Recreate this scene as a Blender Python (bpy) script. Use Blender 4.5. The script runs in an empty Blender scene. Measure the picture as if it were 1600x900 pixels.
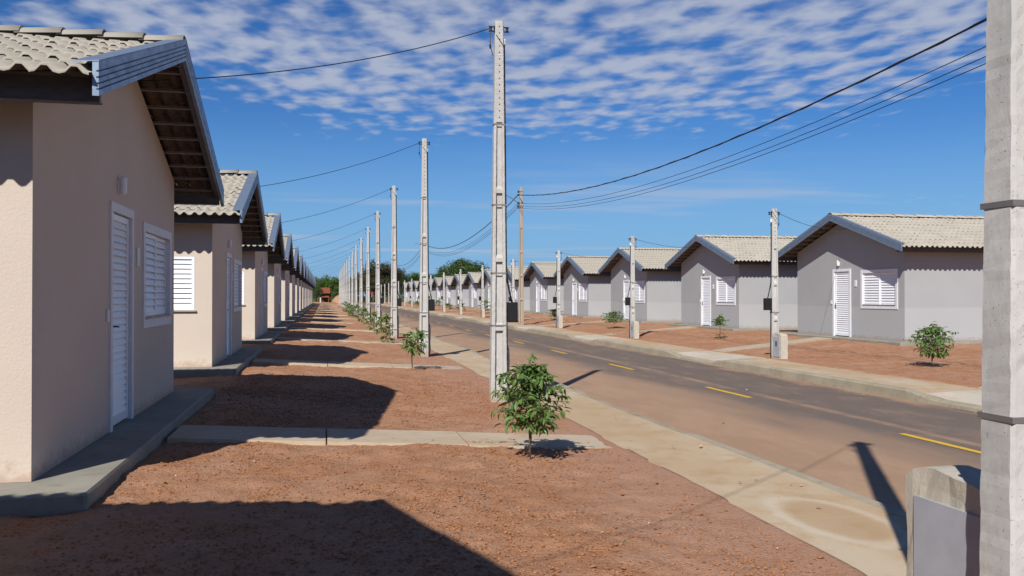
import bpy, math, random
import numpy as np
from mathutils import Vector, Matrix, Euler
sc = bpy.context.scene
col = sc.collection
random.seed(7)
R = math.radians

# ------------------------------------------------------------------ camera
F, VPX, VPY, EYE = 1370.0, 507.0, 462.0, 1.57
yaw = math.atan2(800 - VPX, F)
pitch = math.atan2((VPY - 450) * math.cos(yaw), F)
fw = Vector((math.sin(yaw) * math.cos(pitch), math.cos(yaw) * math.cos(pitch), math.sin(pitch)))
cam_d = bpy.data.cameras.new('camera')
cam_d.sensor_width = 36.0
cam_d.lens = F / 1600 * 36.0
cam_d.clip_start = 0.05
cam_d.clip_end = 6000
cam = bpy.data.objects.new('camera', cam_d)
cam.location = (0, 0, EYE)
cam.rotation_euler = fw.to_track_quat('-Z', 'Y').to_euler()
col.objects.link(cam)
sc.camera = cam

# ------------------------------------------------------------------ sun, sky, exposure
SUN = Vector((0.615, 1.10, -1.0)).normalized()          # direction the light travels
elev = math.asin(-SUN.z)
sun_d = bpy.data.lights.new('sun', 'SUN')
sun_d.energy = 5.0
sun_d.angle = R(0.53)
sun_d.color = (1.0, 0.965, 0.915)
sun = bpy.data.objects.new('sun', sun_d)
sun.rotation_euler = SUN.to_track_quat('-Z', 'Y').to_euler()
sun.location = (-20, -30, 40)
col.objects.link(sun)

world = bpy.data.worlds.new('World')
sc.world = world
world.use_nodes = True
wt = world.node_tree
wt.nodes.clear()


def wn(kind, **kw):
    n = wt.nodes.new(kind)
    for k, v in kw.items():
        setattr(n, k, v)
    return n


def wmath(op, a, b=None, c=None, clamp=False):
    n = wn('ShaderNodeMath', operation=op, use_clamp=clamp)
    for i, v in enumerate((a, b, c)):
        if v is None:
            continue
        if isinstance(v, (int, float)):
            n.inputs[i].default_value = v
        else:
            wt.links.new(v, n.inputs[i])
    return n.outputs[0]


BIGX, BIGY = 6.5, 4.1
sky = wn('ShaderNodeTexSky', sky_type='NISHITA', sun_disc=False)
sky.sun_elevation = elev
sky.sun_rotation = math.atan2(-SUN.x, -SUN.y)
sky.altitude = 300
sky.air_density = 1.0
sky.dust_density = 0.0
sky.ozone_density = 3.0
tc = wn('ShaderNodeTexCoord')
sep = wn('ShaderNodeSeparateXYZ')
wt.links.new(tc.outputs['Generated'], sep.inputs[0])
dx, dy, dz = sep.outputs
zc = wmath('MAXIMUM', dz, 0.015)
px = wmath('DIVIDE', dx, zc)
py = wmath('DIVIDE', dy, zc)
comb = wn('ShaderNodeCombineXYZ')
wt.links.new(px, comb.inputs[0])
wt.links.new(py, comb.inputs[1])


def wnoise(scale, detail, rough, off=(0, 0, 0), stretch=(1, 1, 1), dist=0.0):
    m = wn('ShaderNodeMapping')
    m.inputs['Location'].default_value = off
    m.inputs['Scale'].default_value = stretch
    m.inputs['Rotation'].default_value = (0, 0, R(24))
    wt.links.new(comb.outputs[0], m.inputs[0])
    n = wn('ShaderNodeTexNoise', noise_dimensions='2D')
    n.inputs['Scale'].default_value = scale
    n.inputs['Detail'].default_value = detail
    n.inputs['Roughness'].default_value = rough
    n.inputs['Distortion'].default_value = dist
    wt.links.new(m.outputs[0], n.inputs['Vector'])
    return n.outputs[0]


def wrange(v, a, b, lo=0.0, hi=1.0):
    n = wn('ShaderNodeMapRange', interpolation_type='SMOOTHSTEP')
    wt.links.new(v, n.inputs[0])
    for i, x in enumerate((a, b, lo, hi)):
        n.inputs[i + 1].default_value = x
    return n.outputs[0]


rad = wmath('SQRT', wmath('ADD', wmath('MULTIPLY', px, px), wmath('MULTIPLY', py, py)))
big = wnoise(0.24, 2, 0.5, (BIGX, BIGY, 0))
mid = wnoise(1.5, 3, 0.5, (8.1, 2.7, 0))
cells = wnoise(6.0, 1.8, 0.45, (0.4, 5.2, 0), (1.15, 0.80, 1), 0.12)
fine = wnoise(20, 3, 0.6, (2.2, 0.3, 0), (1, 1, 1), 0.3)
# a broken altocumulus sheet: patches given by the large noise, thinning out with distance
patch = wmath('ADD', wrange(big, 0.40, 0.62, -0.34, 0.10), wrange(wmath('ADD', rad, wmath('MULTIPLY', wmath('SUBTRACT', mid, 0.5), 3.4)), 3.9, 7.0, 0.05, -0.36))
cover = wmath('ADD', patch, wmath('MULTIPLY', wmath('SUBTRACT', mid, 0.5), 0.42))
dens = wmath('ADD', wmath('ADD', cells, cover), wmath('MULTIPLY', wmath('SUBTRACT', fine, 0.5), 0.20))
alto = wmath('MULTIPLY', wrange(dens, 0.34, 0.88), 0.78)
# thin far streaks low over the horizon
streak = wnoise(0.34, 4, 0.55, (1.3, 4.9, 0), (0.55, 1.3, 1))
veil = wmath('MULTIPLY', wmath('MULTIPLY', wrange(streak, 0.52, 0.74), wrange(rad, 5.5, 9.5)), 0.45)
amount = wmath('MULTIPLY', wmath('MAXIMUM', alto, veil), wrange(dz, 0.0, 0.05))
hsv = wn('ShaderNodeHueSaturation')
hsv.inputs['Saturation'].default_value = 1.22
hsv.inputs['Value'].default_value = 1.0
wt.links.new(sky.outputs[0], hsv.inputs['Color'])
mix = wn('ShaderNodeMix', data_type='RGBA')
wt.links.new(amount, mix.inputs['Factor'])
hz = wn('ShaderNodeMix', data_type='RGBA')
wt.links.new(wrange(dz, 0.0, 0.22, 0.9, 0.0), hz.inputs['Factor'])
tint = wn('ShaderNodeMix', data_type='RGBA', blend_type='MULTIPLY')
tint.inputs['Factor'].default_value = 1.0
wt.links.new(hsv.outputs[0], tint.inputs[6])
tint.inputs[7].default_value = (0.66, 1.0, 1.45, 1)
wt.links.new(tint.outputs[2], hz.inputs[6])
hz.inputs[7].default_value = (3.6, 7.3, 12.2, 1)
wt.links.new(hz.outputs[2], mix.inputs[6])
mix.inputs[7].default_value = (8.6, 9.2, 10.8, 1)
bg = wn('ShaderNodeBackground')
bg.inputs['Strength'].default_value = 0.05
wt.links.new(mix.outputs[2], bg.inputs['Color'])
wo = wn('ShaderNodeOutputWorld')
wt.links.new(bg.outputs[0], wo.inputs['Surface'])

sc.view_settings.view_transform = 'Standard'
sc.view_settings.look = 'None'
sc.view_settings.exposure = 0.20
sc.view_settings.gamma = 1.0
sc.view_settings.use_curve_mapping = False
sc.render.engine = 'CYCLES'
sc.cycles.max_bounces = 6
sc.cycles.diffuse_bounces = 3


# ------------------------------------------------------------------ materials
class NT:
    def __init__(self, name):
        self.m = bpy.data.materials.new(name)
        self.m.use_nodes = True
        self.t = self.m.node_tree
        self.b = self.t.nodes['Principled BSDF']
        self.tc = self.t.nodes.new('ShaderNodeTexCoord')

    def node(self, kind, **kw):
        n = self.t.nodes.new(kind)
        for k, v in kw.items():
            setattr(n, k, v)
        return n

    def put(self, v, sock):
        if hasattr(v, 'is_linked') or hasattr(v, 'links'):
            self.t.links.new(v, sock)
        elif isinstance(v, tuple):
            sock.default_value = v if len(v) == 4 else (*v, 1)
        else:
            sock.default_value = v

    def math(self, op, a, b=None, clamp=False):
        n = self.node('ShaderNodeMath', operation=op, use_clamp=clamp)
        self.put(a, n.inputs[0])
        if b is not None:
            self.put(b, n.inputs[1])
        return n.outputs[0]

    def noise(self, scale, detail=4, rough=0.55, coord='Object', stretch=(1, 1, 1), off=(0, 0, 0), dist=0):
        m = self.node('ShaderNodeMapping')
        m.inputs['Scale'].default_value = stretch
        m.inputs['Location'].default_value = off
        self.t.links.new(self.tc.outputs[coord] if isinstance(coord, str) else coord, m.inputs[0])
        n = self.node('ShaderNodeTexNoise')
        n.inputs['Scale'].default_value = scale
        n.inputs['Detail'].default_value = detail
        n.inputs['Roughness'].default_value = rough
        n.inputs['Distortion'].default_value = dist
        self.t.links.new(m.outputs[0], n.inputs['Vector'])
        return n.outputs[0]

    def rng(self, v, a, b, lo=0.0, hi=1.0):
        n = self.node('ShaderNodeMapRange', interpolation_type='SMOOTHSTEP')
        self.put(v, n.inputs[0])
        for i, x in enumerate((a, b, lo, hi)):
            n.inputs[i + 1].default_value = x
        return n.outputs[0]

    def mix(self, f, a, b, blend='MIX'):
        n = self.node('ShaderNodeMix', data_type='RGBA', blend_type=blend)
        self.put(f, n.inputs['Factor'])
        self.put(a, n.inputs[6])
        self.put(b, n.inputs[7])
        return n.outputs[2]

    def xyz(self, coord='Object'):
        s = self.node('ShaderNodeSeparateXYZ')
        self.t.links.new(self.tc.outputs[coord], s.inputs[0])
        return s.outputs

    def world_pos(self):
        g = self.node('ShaderNodeNewGeometry')
        return g.outputs['Position']

    def rand(self):
        return self.node('ShaderNodeObjectInfo').outputs['Random']

    def done(self, color, rough=0.8, bump=None, strength=0.3, dist=0.01, metal=0.0, spec=0.3):
        self.put(color, self.b.inputs['Base Color'])
        self.put(rough, self.b.inputs['Roughness'])
        self.b.inputs['Metallic'].default_value = metal
        self.b.inputs['Specular IOR Level'].default_value = spec
        if bump is not None:
            n = self.node('ShaderNodeBump')
            n.inputs['Strength'].default_value = strength
            n.inputs['Distance'].default_value = dist
            self.t.links.new(bump, n.inputs['Height'])
            self.t.links.new(n.outputs[0], self.b.inputs['Normal'])
        return self.m


M = {}


def mat_dirt():
    n = NT('red_dirt')
    a = n.noise(0.55, 5, 0.6)
    b = n.noise(3.2, 6, 0.65, off=(3, 1, 0))
    c = n.noise(26, 5, 0.7, off=(1, 7, 0))
    d = n.noise(95, 3, 0.7)
    e = n.noise(1.4, 4, 0.6, off=(9, 2, 0))
    c0 = n.mix(n.rng(a, 0.35, 0.65), (0.415, 0.215, 0.120), (0.455, 0.260, 0.160))
    c1 = n.mix(n.rng(b, 0.42, 0.72, 0, 0.75), c0, (0.41, 0.185, 0.085))
    c2 = n.mix(n.rng(e, 0.55, 0.75, 0, 0.55), c1, (0.48, 0.32, 0.225))
    c3 = n.mix(n.rng(c, 0.50, 0.75, 0, 0.65), c2, (0.235, 0.115, 0.062))
    c4 = n.mix(n.rng(d, 0.62, 0.78, 0, 0.55), c3, (0.50, 0.30, 0.19))
    x, y, z = n.xyz()
    far = n.rng(n.math('ADD', y, n.math('MULTIPLY', a, 20)), 204, 216)
    side = n.math('MAXIMUM', far, n.rng(n.math('ABSOLUTE', n.math('SUBTRACT', x, 7)), 34, 46))
    c5 = n.mix(side, c4, (0.09, 0.105, 0.03))
    vor = n.node('ShaderNodeTexVoronoi')
    vor.inputs['Scale'].default_value = 62
    n.t.links.new(n.tc.outputs['Object'], vor.inputs['Vector'])
    vc = n.node('ShaderNodeSeparateColor')
    n.t.links.new(vor.outputs['Color'], vc.inputs[0])
    patch = n.rng(b, 0.38, 0.66, 0.15, 1.0)
    crumb = n.math('MULTIPLY', n.rng(vc.outputs[0], 0.62, 0.72), patch)
    dark_c = n.math('MULTIPLY', n.rng(vc.outputs[1], 0.80, 0.88), patch)
    c5 = n.mix(n.math('MULTIPLY', crumb, n.math('SUBTRACT', 0.55, n.math('MULTIPLY', side, 0.55))), c5, (0.45, 0.20, 0.082))
    c5 = n.mix(n.math('MULTIPLY', dark_c, n.math('SUBTRACT', 0.75, n.math('MULTIPLY', side, 0.75))), c5, (0.15, 0.07, 0.04))
    pinkish = n.math('MULTIPLY', n.rng(n.math('ADD', x, n.math('MULTIPLY', n.math('SUBTRACT', a, 0.5), 3.0)), 1.5, 2.9, 0, 0.6), n.rng(x, 3.2, 3.6, 1, 0))
    c5 = n.mix(pinkish, c5, (0.44, 0.255, 0.172))
    h = n.math('ADD', n.math('MULTIPLY', c, 0.55), n.math('MULTIPLY', d, 0.35))
    h = n.math('ADD', h, n.math('MULTIPLY', n.math('MULTIPLY', n.rng(vor.outputs['Distance'], 0.0, 0.6, 1.0, 0.0), n.math('MAXIMUM', crumb, dark_c)), 0.5))
    return n.done(c5, 0.95, h, 1.0, 0.03, spec=0.08)


def mat_concrete(name, c_a, c_b, c_stain, sc_=1.0, stain=(0.5, 0.75), rough=0.9, bump=0.25, coord='Object'):
    n = NT(name)
    a = n.noise(0.9 * sc_, 5, 0.6, coord)
    b = n.noise(5 * sc_, 6, 0.65, coord, off=(4, 0, 1))
    c = n.noise(60 * sc_, 3, 0.7, coord)
    c0 = n.mix(n.rng(a, 0.35, 0.68), c_a, c_b)
    c1 = n.mix(n.rng(b, stain[0], stain[1], 0, 0.7), c0, c_stain)
    c2 = n.mix(n.rng(c, 0.5, 0.8, 0, 0.22), c1, tuple(x * 0.6 for x in c_a))
    h = n.math('ADD', n.math('MULTIPLY', b, 0.5), n.math('MULTIPLY', c, 0.5))
    return n.done(c2, rough, h, bump, 0.008, spec=0.15)


def mat_sidewalk():
    n = NT('dusty_sidewalk_concrete')
    a = n.noise(0.7, 6, 0.62, stretch=(1.0, 0.45, 1))
    b = n.noise(2.6, 6, 0.65, off=(3, 8, 0))
    c = n.noise(48, 4, 0.7)
    s = n.noise(1.1, 4, 0.6, off=(11, 3, 0), stretch=(1.6, 0.6, 1), dist=0.8)
    c0 = n.mix(n.rng(a, 0.36, 0.66), (0.44, 0.32, 0.195), (0.49, 0.395, 0.275))
    c1 = n.mix(n.rng(b, 0.46, 0.70, 0, 0.7), c0, (0.385, 0.25, 0.13))
    c2 = n.mix(n.rng(s, 0.60, 0.72, 0, 0.6), c1, (0.46, 0.335, 0.20))
    c3 = n.mix(n.rng(c, 0.55, 0.8, 0, 0.30), c2, (0.30, 0.21, 0.13))
    x, y, z = n.xyz()
    w_ = n.math('MULTIPLY', n.math('SUBTRACT', b, 0.5), 0.5)
    qx = n.math('DIVIDE', n.math('SUBTRACT', x, 3.62), 0.30)
    qy = n.math('DIVIDE', n.math('SUBTRACT', y, 5.75), 0.62)
    rr = n.math('ADD', n.math('SQRT', n.math('ADD', n.math('MULTIPLY', qx, qx), n.math('MULTIPLY', qy, qy))), w_)
    c3 = n.mix(n.rng(rr, 0.75, 1.0, 0.55, 0.0), c3, (0.37, 0.245, 0.135))
    ring = n.math('MULTIPLY', n.rng(rr, 0.9, 1.08), n.rng(rr, 1.12, 1.3, 1, 0))
    c3 = n.mix(n.math('MULTIPLY', ring, 0.4), c3, (0.56, 0.49, 0.39))
    h = n.math('ADD', b, n.math('MULTIPLY', c, 0.6))
    return n.done(c3, 0.92, h, 0.22, 0.008, spec=0.12)


def mat_road():
    n = NT('dusty_asphalt')
    x, y, z = n.xyz()
    a = n.noise(0.55, 6, 0.62, stretch=(1.3, 0.28, 1))
    b = n.noise(2.2, 6, 0.68, off=(5, 2, 0), stretch=(1, 0.35, 1))
    c = n.noise(140, 3, 0.75)
    g = n.noise(38, 4, 0.7, off=(2, 2, 0))
    tr = n.noise(1.0, 4, 0.6, off=(7, 7, 0), stretch=(2.2, 0.06, 1))
    asph = n.mix(n.rng(g, 0.35, 0.7), (0.085, 0.074, 0.068), (0.135, 0.117, 0.104))
    asph = n.mix(n.rng(c, 0.55, 0.72, 0, 0.7), asph, (0.24, 0.20, 0.17))
    dust = n.mix(n.rng(b, 0.35, 0.7), (0.33, 0.21, 0.13), (0.385, 0.25, 0.158))
    dust = n.mix(n.rng(c, 0.55, 0.75, 0, 0.45), dust, (0.14, 0.095, 0.07))
    wob = n.math('MULTIPLY', n.math('SUBTRACT', a, 0.5), 2.2)
    wob = n.math('ADD', wob, n.math('MULTIPLY', n.math('SUBTRACT', b, 0.5), 1.2))
    xx = n.math('ADD', x, wob)
    left = n.rng(xx, 5.5, 7.2, 1.0, 0.0)
    right = n.rng(xx, 8.95, 9.6, 0.0, 0.85)
    lane = n.rng(tr, 0.56, 0.70, 0.0, 0.42)
    ribbon = n.math('MULTIPLY', n.rng(n.math('ABSOLUTE', n.math('SUBTRACT', n.math('ADD', x, n.math('MULTIPLY', wob, 0.10)), 7.33)), 0.04, 0.17, 0.75, 0.0), n.rng(b, 0.3, 0.6, 0.3, 1))
    thin = n.math('ADD', 0.2, n.rng(b, 0.45, 0.8, 0, 0.35))
    f = n.math('MAXIMUM', n.math('MAXIMUM', left, right), n.math('MAXIMUM', lane, n.math('MAXIMUM', thin, ribbon)))
    c0 = n.mix(f, asph, dust)
    h = n.math('ADD', c, n.math('MULTIPLY', g, 0.6))
    return n.done(c0, 0.9, h, 0.35, 0.008, spec=0.2)


def mat_plaster(name, base, dark, lightband=None):
    n = NT(name)
    a = n.noise(0.8, 4, 0.55)
    b = n.noise(7, 5, 0.6, off=(2, 4, 1))
    g = n.noise(130, 3, 0.6)
    g2 = n.noise(45, 3, 0.6)
    c0 = n.mix(n.rng(a, 0.3, 0.7), base, tuple(v * 0.94 for v in base))
    c0 = n.mix(n.rng(b, 0.52, 0.8, 0, 0.35), c0, dark)
    x, y, z = n.xyz()
    if lightband:
        zz = n.math('ADD', z, n.math('MULTIPLY', n.math('SUBTRACT', b, 0.5), 0.06))
        c0 = n.mix(n.rng(zz, 0.95, 1.0, 0.55, 0), c0, lightband)
    # splashed earth on the foot of the wall, broken by noise
    sp = n.noise(9, 5, 0.7, off=(8, 8, 3))
    zz = n.math('SUBTRACT', z, n.math('MULTIPLY', sp, 0.42))
    c0 = n.mix(n.rng(zz, -0.20, -0.08, 0.45, 0), c0, (0.33, 0.19, 0.12))
    h = n.math('ADD', n.math('MULTIPLY', g, 0.4), g2)
    return n.done(c0, 0.85, h, 0.38, 0.007, spec=0.2)


def mat_tile():
    n = NT('concrete_roof_tile')
    wp = n.world_pos()
    a = n.noise(1.3, 5, 0.6, wp)
    b = n.noise(9, 6, 0.7, wp, off=(3, 3, 3))
    g = n.noise(120, 3, 0.7, wp)
    r = n.rand()
    c0 = n.mix(r, (0.335, 0.305, 0.25), (0.39, 0.355, 0.295))
    c1 = n.mix(n.rng(a, 0.4, 0.7, 0, 0.5), c0, (0.34, 0.305, 0.245))
    c2 = n.mix(n.rng(b, 0.5, 0.72, 0, 0.5), c1, (0.27, 0.24, 0.19))
    c3 = n.mix(n.rng(g, 0.58, 0.8, 0, 0.35), c2, (0.18, 0.16, 0.125))
    return n.done(c3, 0.9, n.math('ADD', g, b), 0.3, 0.004, spec=0.15)


def mat_metal(name, col_, rough, metal=0.6, streak=True):
    n = NT(name)
    a = n.noise(6, 5, 0.65, stretch=(1, 1, 3))
    b = n.noise(60, 3, 0.6)
    c = n.mix(n.rng(a, 0.35, 0.75), col_, tuple(v * 0.72 for v in col_))
    c = n.mix(n.rng(b, 0.55, 0.75, 0, 0.25), c, tuple(min(1, v * 1.35) for v in col_))
    return n.done(c, n.rng(a, 0.3, 0.7, rough - 0.07, rough + 0.1), b, 0.08, 0.002, metal=metal, spec=0.4)


def mat_plain(name, col_, rough=0.5, var=0.12, scale=8, metal=0.0, spec=0.35, bump=0.05):
    n = NT(name)
    a = n.noise(scale, 4, 0.6)
    c = n.mix(n.rng(a, 0.3, 0.72), col_, tuple(v * (1 - var) for v in col_))
    return n.done(c, rough, a, bump, 0.003, metal=metal, spec=spec)


def mat_pole(name, col_):
    n = NT(name)
    a = n.noise(2.2, 5, 0.6, stretch=(1, 1, 0.35))
    b = n.noise(14, 6, 0.68, stretch=(1, 1, 0.5), off=(3, 1, 2))
    p = n.noise(85, 2, 0.5)
    x, y, z = n.xyz()
    c0 = n.mix(n.rng(a, 0.3, 0.7), col_, tuple(v * 0.80 for v in col_))
    c1 = n.mix(n.rng(b, 0.5, 0.78, 0, 0.6), c0, tuple(v * 0.66 for v in col_))
    c1 = n.mix(n.rng(b, 0.46, 0.30, 0, 0.5), c1, tuple(min(1, v * 1.15) for v in col_))
    e = n.noise(5.5, 5, 0.7, off=(6, 2, 9), dist=1.2)
    c1 = n.mix(n.rng(e, 0.55, 0.66, 0, 0.5), c1, tuple(v * 0.74 for v in col_))
    e2 = n.noise(3.0, 4, 0.6, off=(1, 12, 4), stretch=(6, 6, 0.35))
    c1 = n.mix(n.rng(e2, 0.56, 0.70, 0, 0.35), c1, (col_[0] * 0.80, col_[1] * 0.73, col_[2] * 0.62))
    c2 = n.mix(n.rng(p, 0.66, 0.74, 0, 0.6), c1, tuple(v * 0.4 for v in col_))
    zz = n.math('ADD', z, n.math('MULTIPLY', n.math('SUBTRACT', b, 0.5), 0.5))
    c3 = n.mix(n.rng(zz, 0.04, 0.30, 0.6, 0), c2, (0.34, 0.21, 0.13))
    h = n.math('ADD', b, n.math('MULTIPLY', n.rng(p, 0.66, 0.74, 0, 1), -0.8))
    return n.done(c3, 0.88, h, 0.4, 0.006, spec=0.2)


def mat_leaf(name, ca, cb, cc):
    n = NT(name)
    wp = n.world_pos()
    a = n.noise(9, 3, 0.6, wp)
    f = n.noise(0.6, 3, 0.6, wp)
    c0 = n.mix(n.rng(a, 0.32, 0.68), ca, cb)
    c1 = n.mix(n.rng(f, 0.45, 0.7, 0, 0.7), c0, cc)
    n.done(c1, 0.48, None, spec=0.4)
    tr = n.node('ShaderNodeBsdfTranslucent')
    n.put(n.mix(0.5, c1, (0.20, 0.26, 0.03)), tr.inputs[0])
    ms = n.node('ShaderNodeMixShader')
    ms.inputs[0].default_value = 0.28
    n.t.links.new(n.b.outputs[0], ms.inputs[1])
    n.t.links.new(tr.outputs[0], ms.inputs[2])
    n.t.links.new(ms.outputs[0], n.t.nodes['Material Output'].inputs[0])
    return n.m


M['dirt'] = mat_dirt()
M['sidewalk'] = mat_sidewalk()
M['road'] = mat_road()
M['path'] = mat_concrete('path_concrete', (0.44, 0.345, 0.235), (0.48, 0.40, 0.295), (0.37, 0.25, 0.15), 1.3)
M['kerb'] = mat_concrete('kerb_concrete', (0.31, 0.27, 0.195), (0.38, 0.33, 0.24), (0.22, 0.155, 0.095), 1.6)
M['ramp'] = mat_concrete('pale_ramp_concrete', (0.47, 0.40, 0.30), (0.53, 0.47, 0.375), (0.40, 0.29, 0.18), 1.3)
M['pad'] = mat_concrete('house_footing_concrete', (0.25, 0.235, 0.195), (0.31, 0.29, 0.235), (0.20, 0.16, 0.115), 1.4)
M['block'] = mat_concrete('rough_block_concrete', (0.44, 0.40, 0.32), (0.50, 0.455, 0.375), (0.33, 0.29, 0.22), 3.0, bump=0.8)
M['cream'] = mat_plaster('cream_plaster', (0.58, 0.49, 0.405), (0.53, 0.445, 0.365))
M['grey'] = mat_plaster('grey_plaster', (0.355, 0.355, 0.355), (0.335, 0.335, 0.335), (0.41, 0.41, 0.405))
M['white'] = mat_plain('white_enamel', (0.78, 0.79, 0.80), 0.38, 0.05, 5)
M['trim'] = mat_plain('white_trim_paint', (0.70, 0.70, 0.71), 0.6, 0.08, 9)
M['tile'] = mat_tile()
M['underside_shade'] = mat_concrete('shaded_tile_underside', (0.115, 0.085, 0.066), (0.14, 0.10, 0.078), (0.09, 0.06, 0.045), 3.0)  # tile underside, its colour darkened to stand in for soffit shade
M['galv'] = mat_metal('galvanised_steel_trim', (0.25, 0.31, 0.39), 0.42, 0.5)
M['darksteel'] = mat_metal('dark_steel_fascia', (0.105, 0.103, 0.102), 0.6, 0.2)
M['batten'] = mat_metal('galvanised_batten', (0.36, 0.34, 0.32), 0.5, 0.5)
M['pole'] = mat_pole('pole_concrete', (0.50, 0.485, 0.455))
M['oldpole'] = mat_pole('weathered_pole_concrete', (0.40, 0.33, 0.25))
M['hole'] = mat_plain('hole_shade', (0.02, 0.019, 0.018), 0.9, 0.2, 20)  # near-black colour painting the shade inside the bolt holes
M['black'] = mat_plain('black_plastic', (0.014, 0.014, 0.015), 0.45, 0.25, 10)
M['strap'] = mat_metal('steel_strap', (0.30, 0.28, 0.26), 0.5, 0.7)
M['panel'] = mat_plain('grey_meter_panel', (0.36, 0.37, 0.40), 0.5, 0.12, 6)
M['glass'] = mat_plain('meter_glass', (0.10, 0.11, 0.12), 0.15, 0.2, 6)
M['yellow'] = mat_concrete('yellow_road_paint', (0.66, 0.41, 0.035), (0.62, 0.38, 0.045), (0.42, 0.25, 0.07), 4.0, stain=(0.58, 0.8), rough=0.7)
M['leaf'] = mat_leaf('sapling_leaf', (0.075, 0.15, 0.03), (0.165, 0.25, 0.07), (0.115, 0.20, 0.05))
M['leaf2'] = mat_leaf('tree_leaf', (0.030, 0.065, 0.014), (0.060, 0.105, 0.020), (0.085, 0.115, 0.024))
M['leaf3'] = mat_leaf('dry_tree_leaf', (0.050, 0.052, 0.022), (0.080, 0.074, 0.032), (0.045, 0.060, 0.020))
M['leaf4'] = mat_leaf('bright_tree_leaf', (0.060, 0.115, 0.015), (0.105, 0.160, 0.022), (0.045, 0.085, 0.015))
M['bark'] = mat_plain('bark', (0.16, 0.115, 0.08), 0.9, 0.4, 25, bump=0.5)
M['brick'] = mat_concrete('red_brick_wall', (0.30, 0.085, 0.04), (0.34, 0.11, 0.055), (0.22, 0.07, 0.035), 2.0)
M['redtile'] = mat_concrete('tree_shaded_clay_tiles', (0.24, 0.075, 0.04), (0.28, 0.09, 0.05), (0.17, 0.06, 0.035), 2.0)  # roof red darkened to paint in the shade of the trees
M['signred'] = mat_plain('sign_red', (0.28, 0.045, 0.035), 0.4, 0.1, 6)
M['pebble'] = mat_concrete('pebble_stone', (0.30, 0.135, 0.062), (0.37, 0.185, 0.095), (0.19, 0.08, 0.042), 9.0)
M['litter'] = mat_concrete('dry_leaf_litter', (0.30, 0.18, 0.09), (0.55, 0.46, 0.36), (0.18, 0.09, 0.05), 6.0)


# ------------------------------------------------------------------ mesh helpers
class MB:
    def __init__(self):
        self.v, self.f = [], []

    def add(self, vs, fs):
        o = len(self.v)
        self.v += [tuple(p) for p in vs]
        self.f += [tuple(i + o for i in f) for f in fs]
        return self

    def quad(self, *p):
        return self.add(p, [tuple(range(len(p)))])

    def box(self, x0, x1, y0, y1, z0, z1):
        return self.hexa([(x0, y0, z0), (x1, y0, z0), (x1, y1, z0), (x0, y1, z0)],
                         [(x0, y0, z1), (x1, y0, z1), (x1, y1, z1), (x0, y1, z1)])

    def hexa(self, b, t):
        return self.add(list(b) + list(t), [(3, 2, 1, 0), (4, 5, 6, 7), (0, 1, 5, 4), (1, 2, 6, 5), (2, 3, 7, 6), (3, 0, 4, 7)])

    def bbox(self, x0, x1, y0, y1, z0, z1, c=0.01):
        """box with chamfered vertical edges and top"""
        def ring(d, z):
            return [(x0 + c + d, y0 + d, z), (x1 - c - d, y0 + d, z), (x1 - d, y0 + c + d, z), (x1 - d, y1 - c - d, z),
                    (x1 - c - d, y1 - d, z), (x0 + c + d, y1 - d, z), (x0 + d, y1 - c - d, z), (x0 + d, y0 + c + d, z)]
        vs = ring(0, z0) + ring(0, z1 - c) + ring(c * 0.8, z1)
        fs = [tuple(range(7, -1, -1)), tuple(range(16, 24))]
        for r in (0, 8):
            fs += [(r + i, r + (i + 1) % 8, r + 8 + (i + 1) % 8, r + 8 + i) for i in range(8)]
        return self.add(vs, fs)

    def tube(self, pts, rads, n=6, cap=True):
        pts = [Vector(p) for p in pts]
        if isinstance(rads, (int, float)):
            rads = [rads] * len(pts)
        vs, fs = [], []
        ref = Vector((0, 1, 0)) if abs((pts[-1] - pts[0]).normalized().z) > 0.75 else Vector((0, 0, 1))
        for i, p in enumerate(pts):
            t = (pts[min(i + 1, len(pts) - 1)] - pts[max(i - 1, 0)])
            t = t.normalized() if t.length > 1e-9 else Vector((0, 0, 1))
            a = t.cross(ref)
            if a.length < 1e-3:
                a = Vector((1, 0, 0))
            a.normalize()
            b = t.cross(a)
            for k in range(n):
                q = 2 * math.pi * k / n
                vs.append(p + (a * math.cos(q) + b * math.sin(q)) * rads[i])
        for i in range(len(pts) - 1):
            for k in range(n):
                fs.append((i * n + k, i * n + (k + 1) % n, (i + 1) * n + (k + 1) % n, (i + 1) * n + k))
        if cap:
            fs.append(tuple(range(n - 1, -1, -1)))
            fs.append(tuple(range((len(pts) - 1) * n, len(pts) * n)))
        return self.add(vs, fs)

    def mesh(self, name, mat, smooth=False):
        me = bpy.data.meshes.new(name)
        me.from_pydata(self.v, [], self.f)
        me.materials.append(mat)
        if smooth:
            me.polygons.foreach_set('use_smooth', [True] * len(me.polygons))
        me.update()
        return me


CACHE = {}


def cached(key, mat, fn, smooth=False):
    if key not in CACHE:
        mb = MB()
        fn(mb)
        CACHE[key] = mb.mesh(str(key[0]) if isinstance(key, tuple) else str(key), mat, smooth)
    return CACHE[key]


def obj(name, me, parent=None, loc=None, rot=None, kind=None):
    o = bpy.data.objects.new(name, me)
    if parent is not None:
        o.parent = parent
    if loc is not None:
        o.location = loc
    if rot is not None:
        o.rotation_euler = rot
    if kind:
        o['kind'] = kind
    col.objects.link(o)
    return o


def tag(o, label=None, cat=None, group=None, kind=None):
    for k, v in (('label', label), ('category', cat), ('group', group), ('kind', kind)):
        if v:
            o[k] = v
    return o


def thing(name, label, cat, loc, rz=0, group=None):
    return tag(obj(name, None, None, loc, (0, 0, rz)), label, cat, group)


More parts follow.
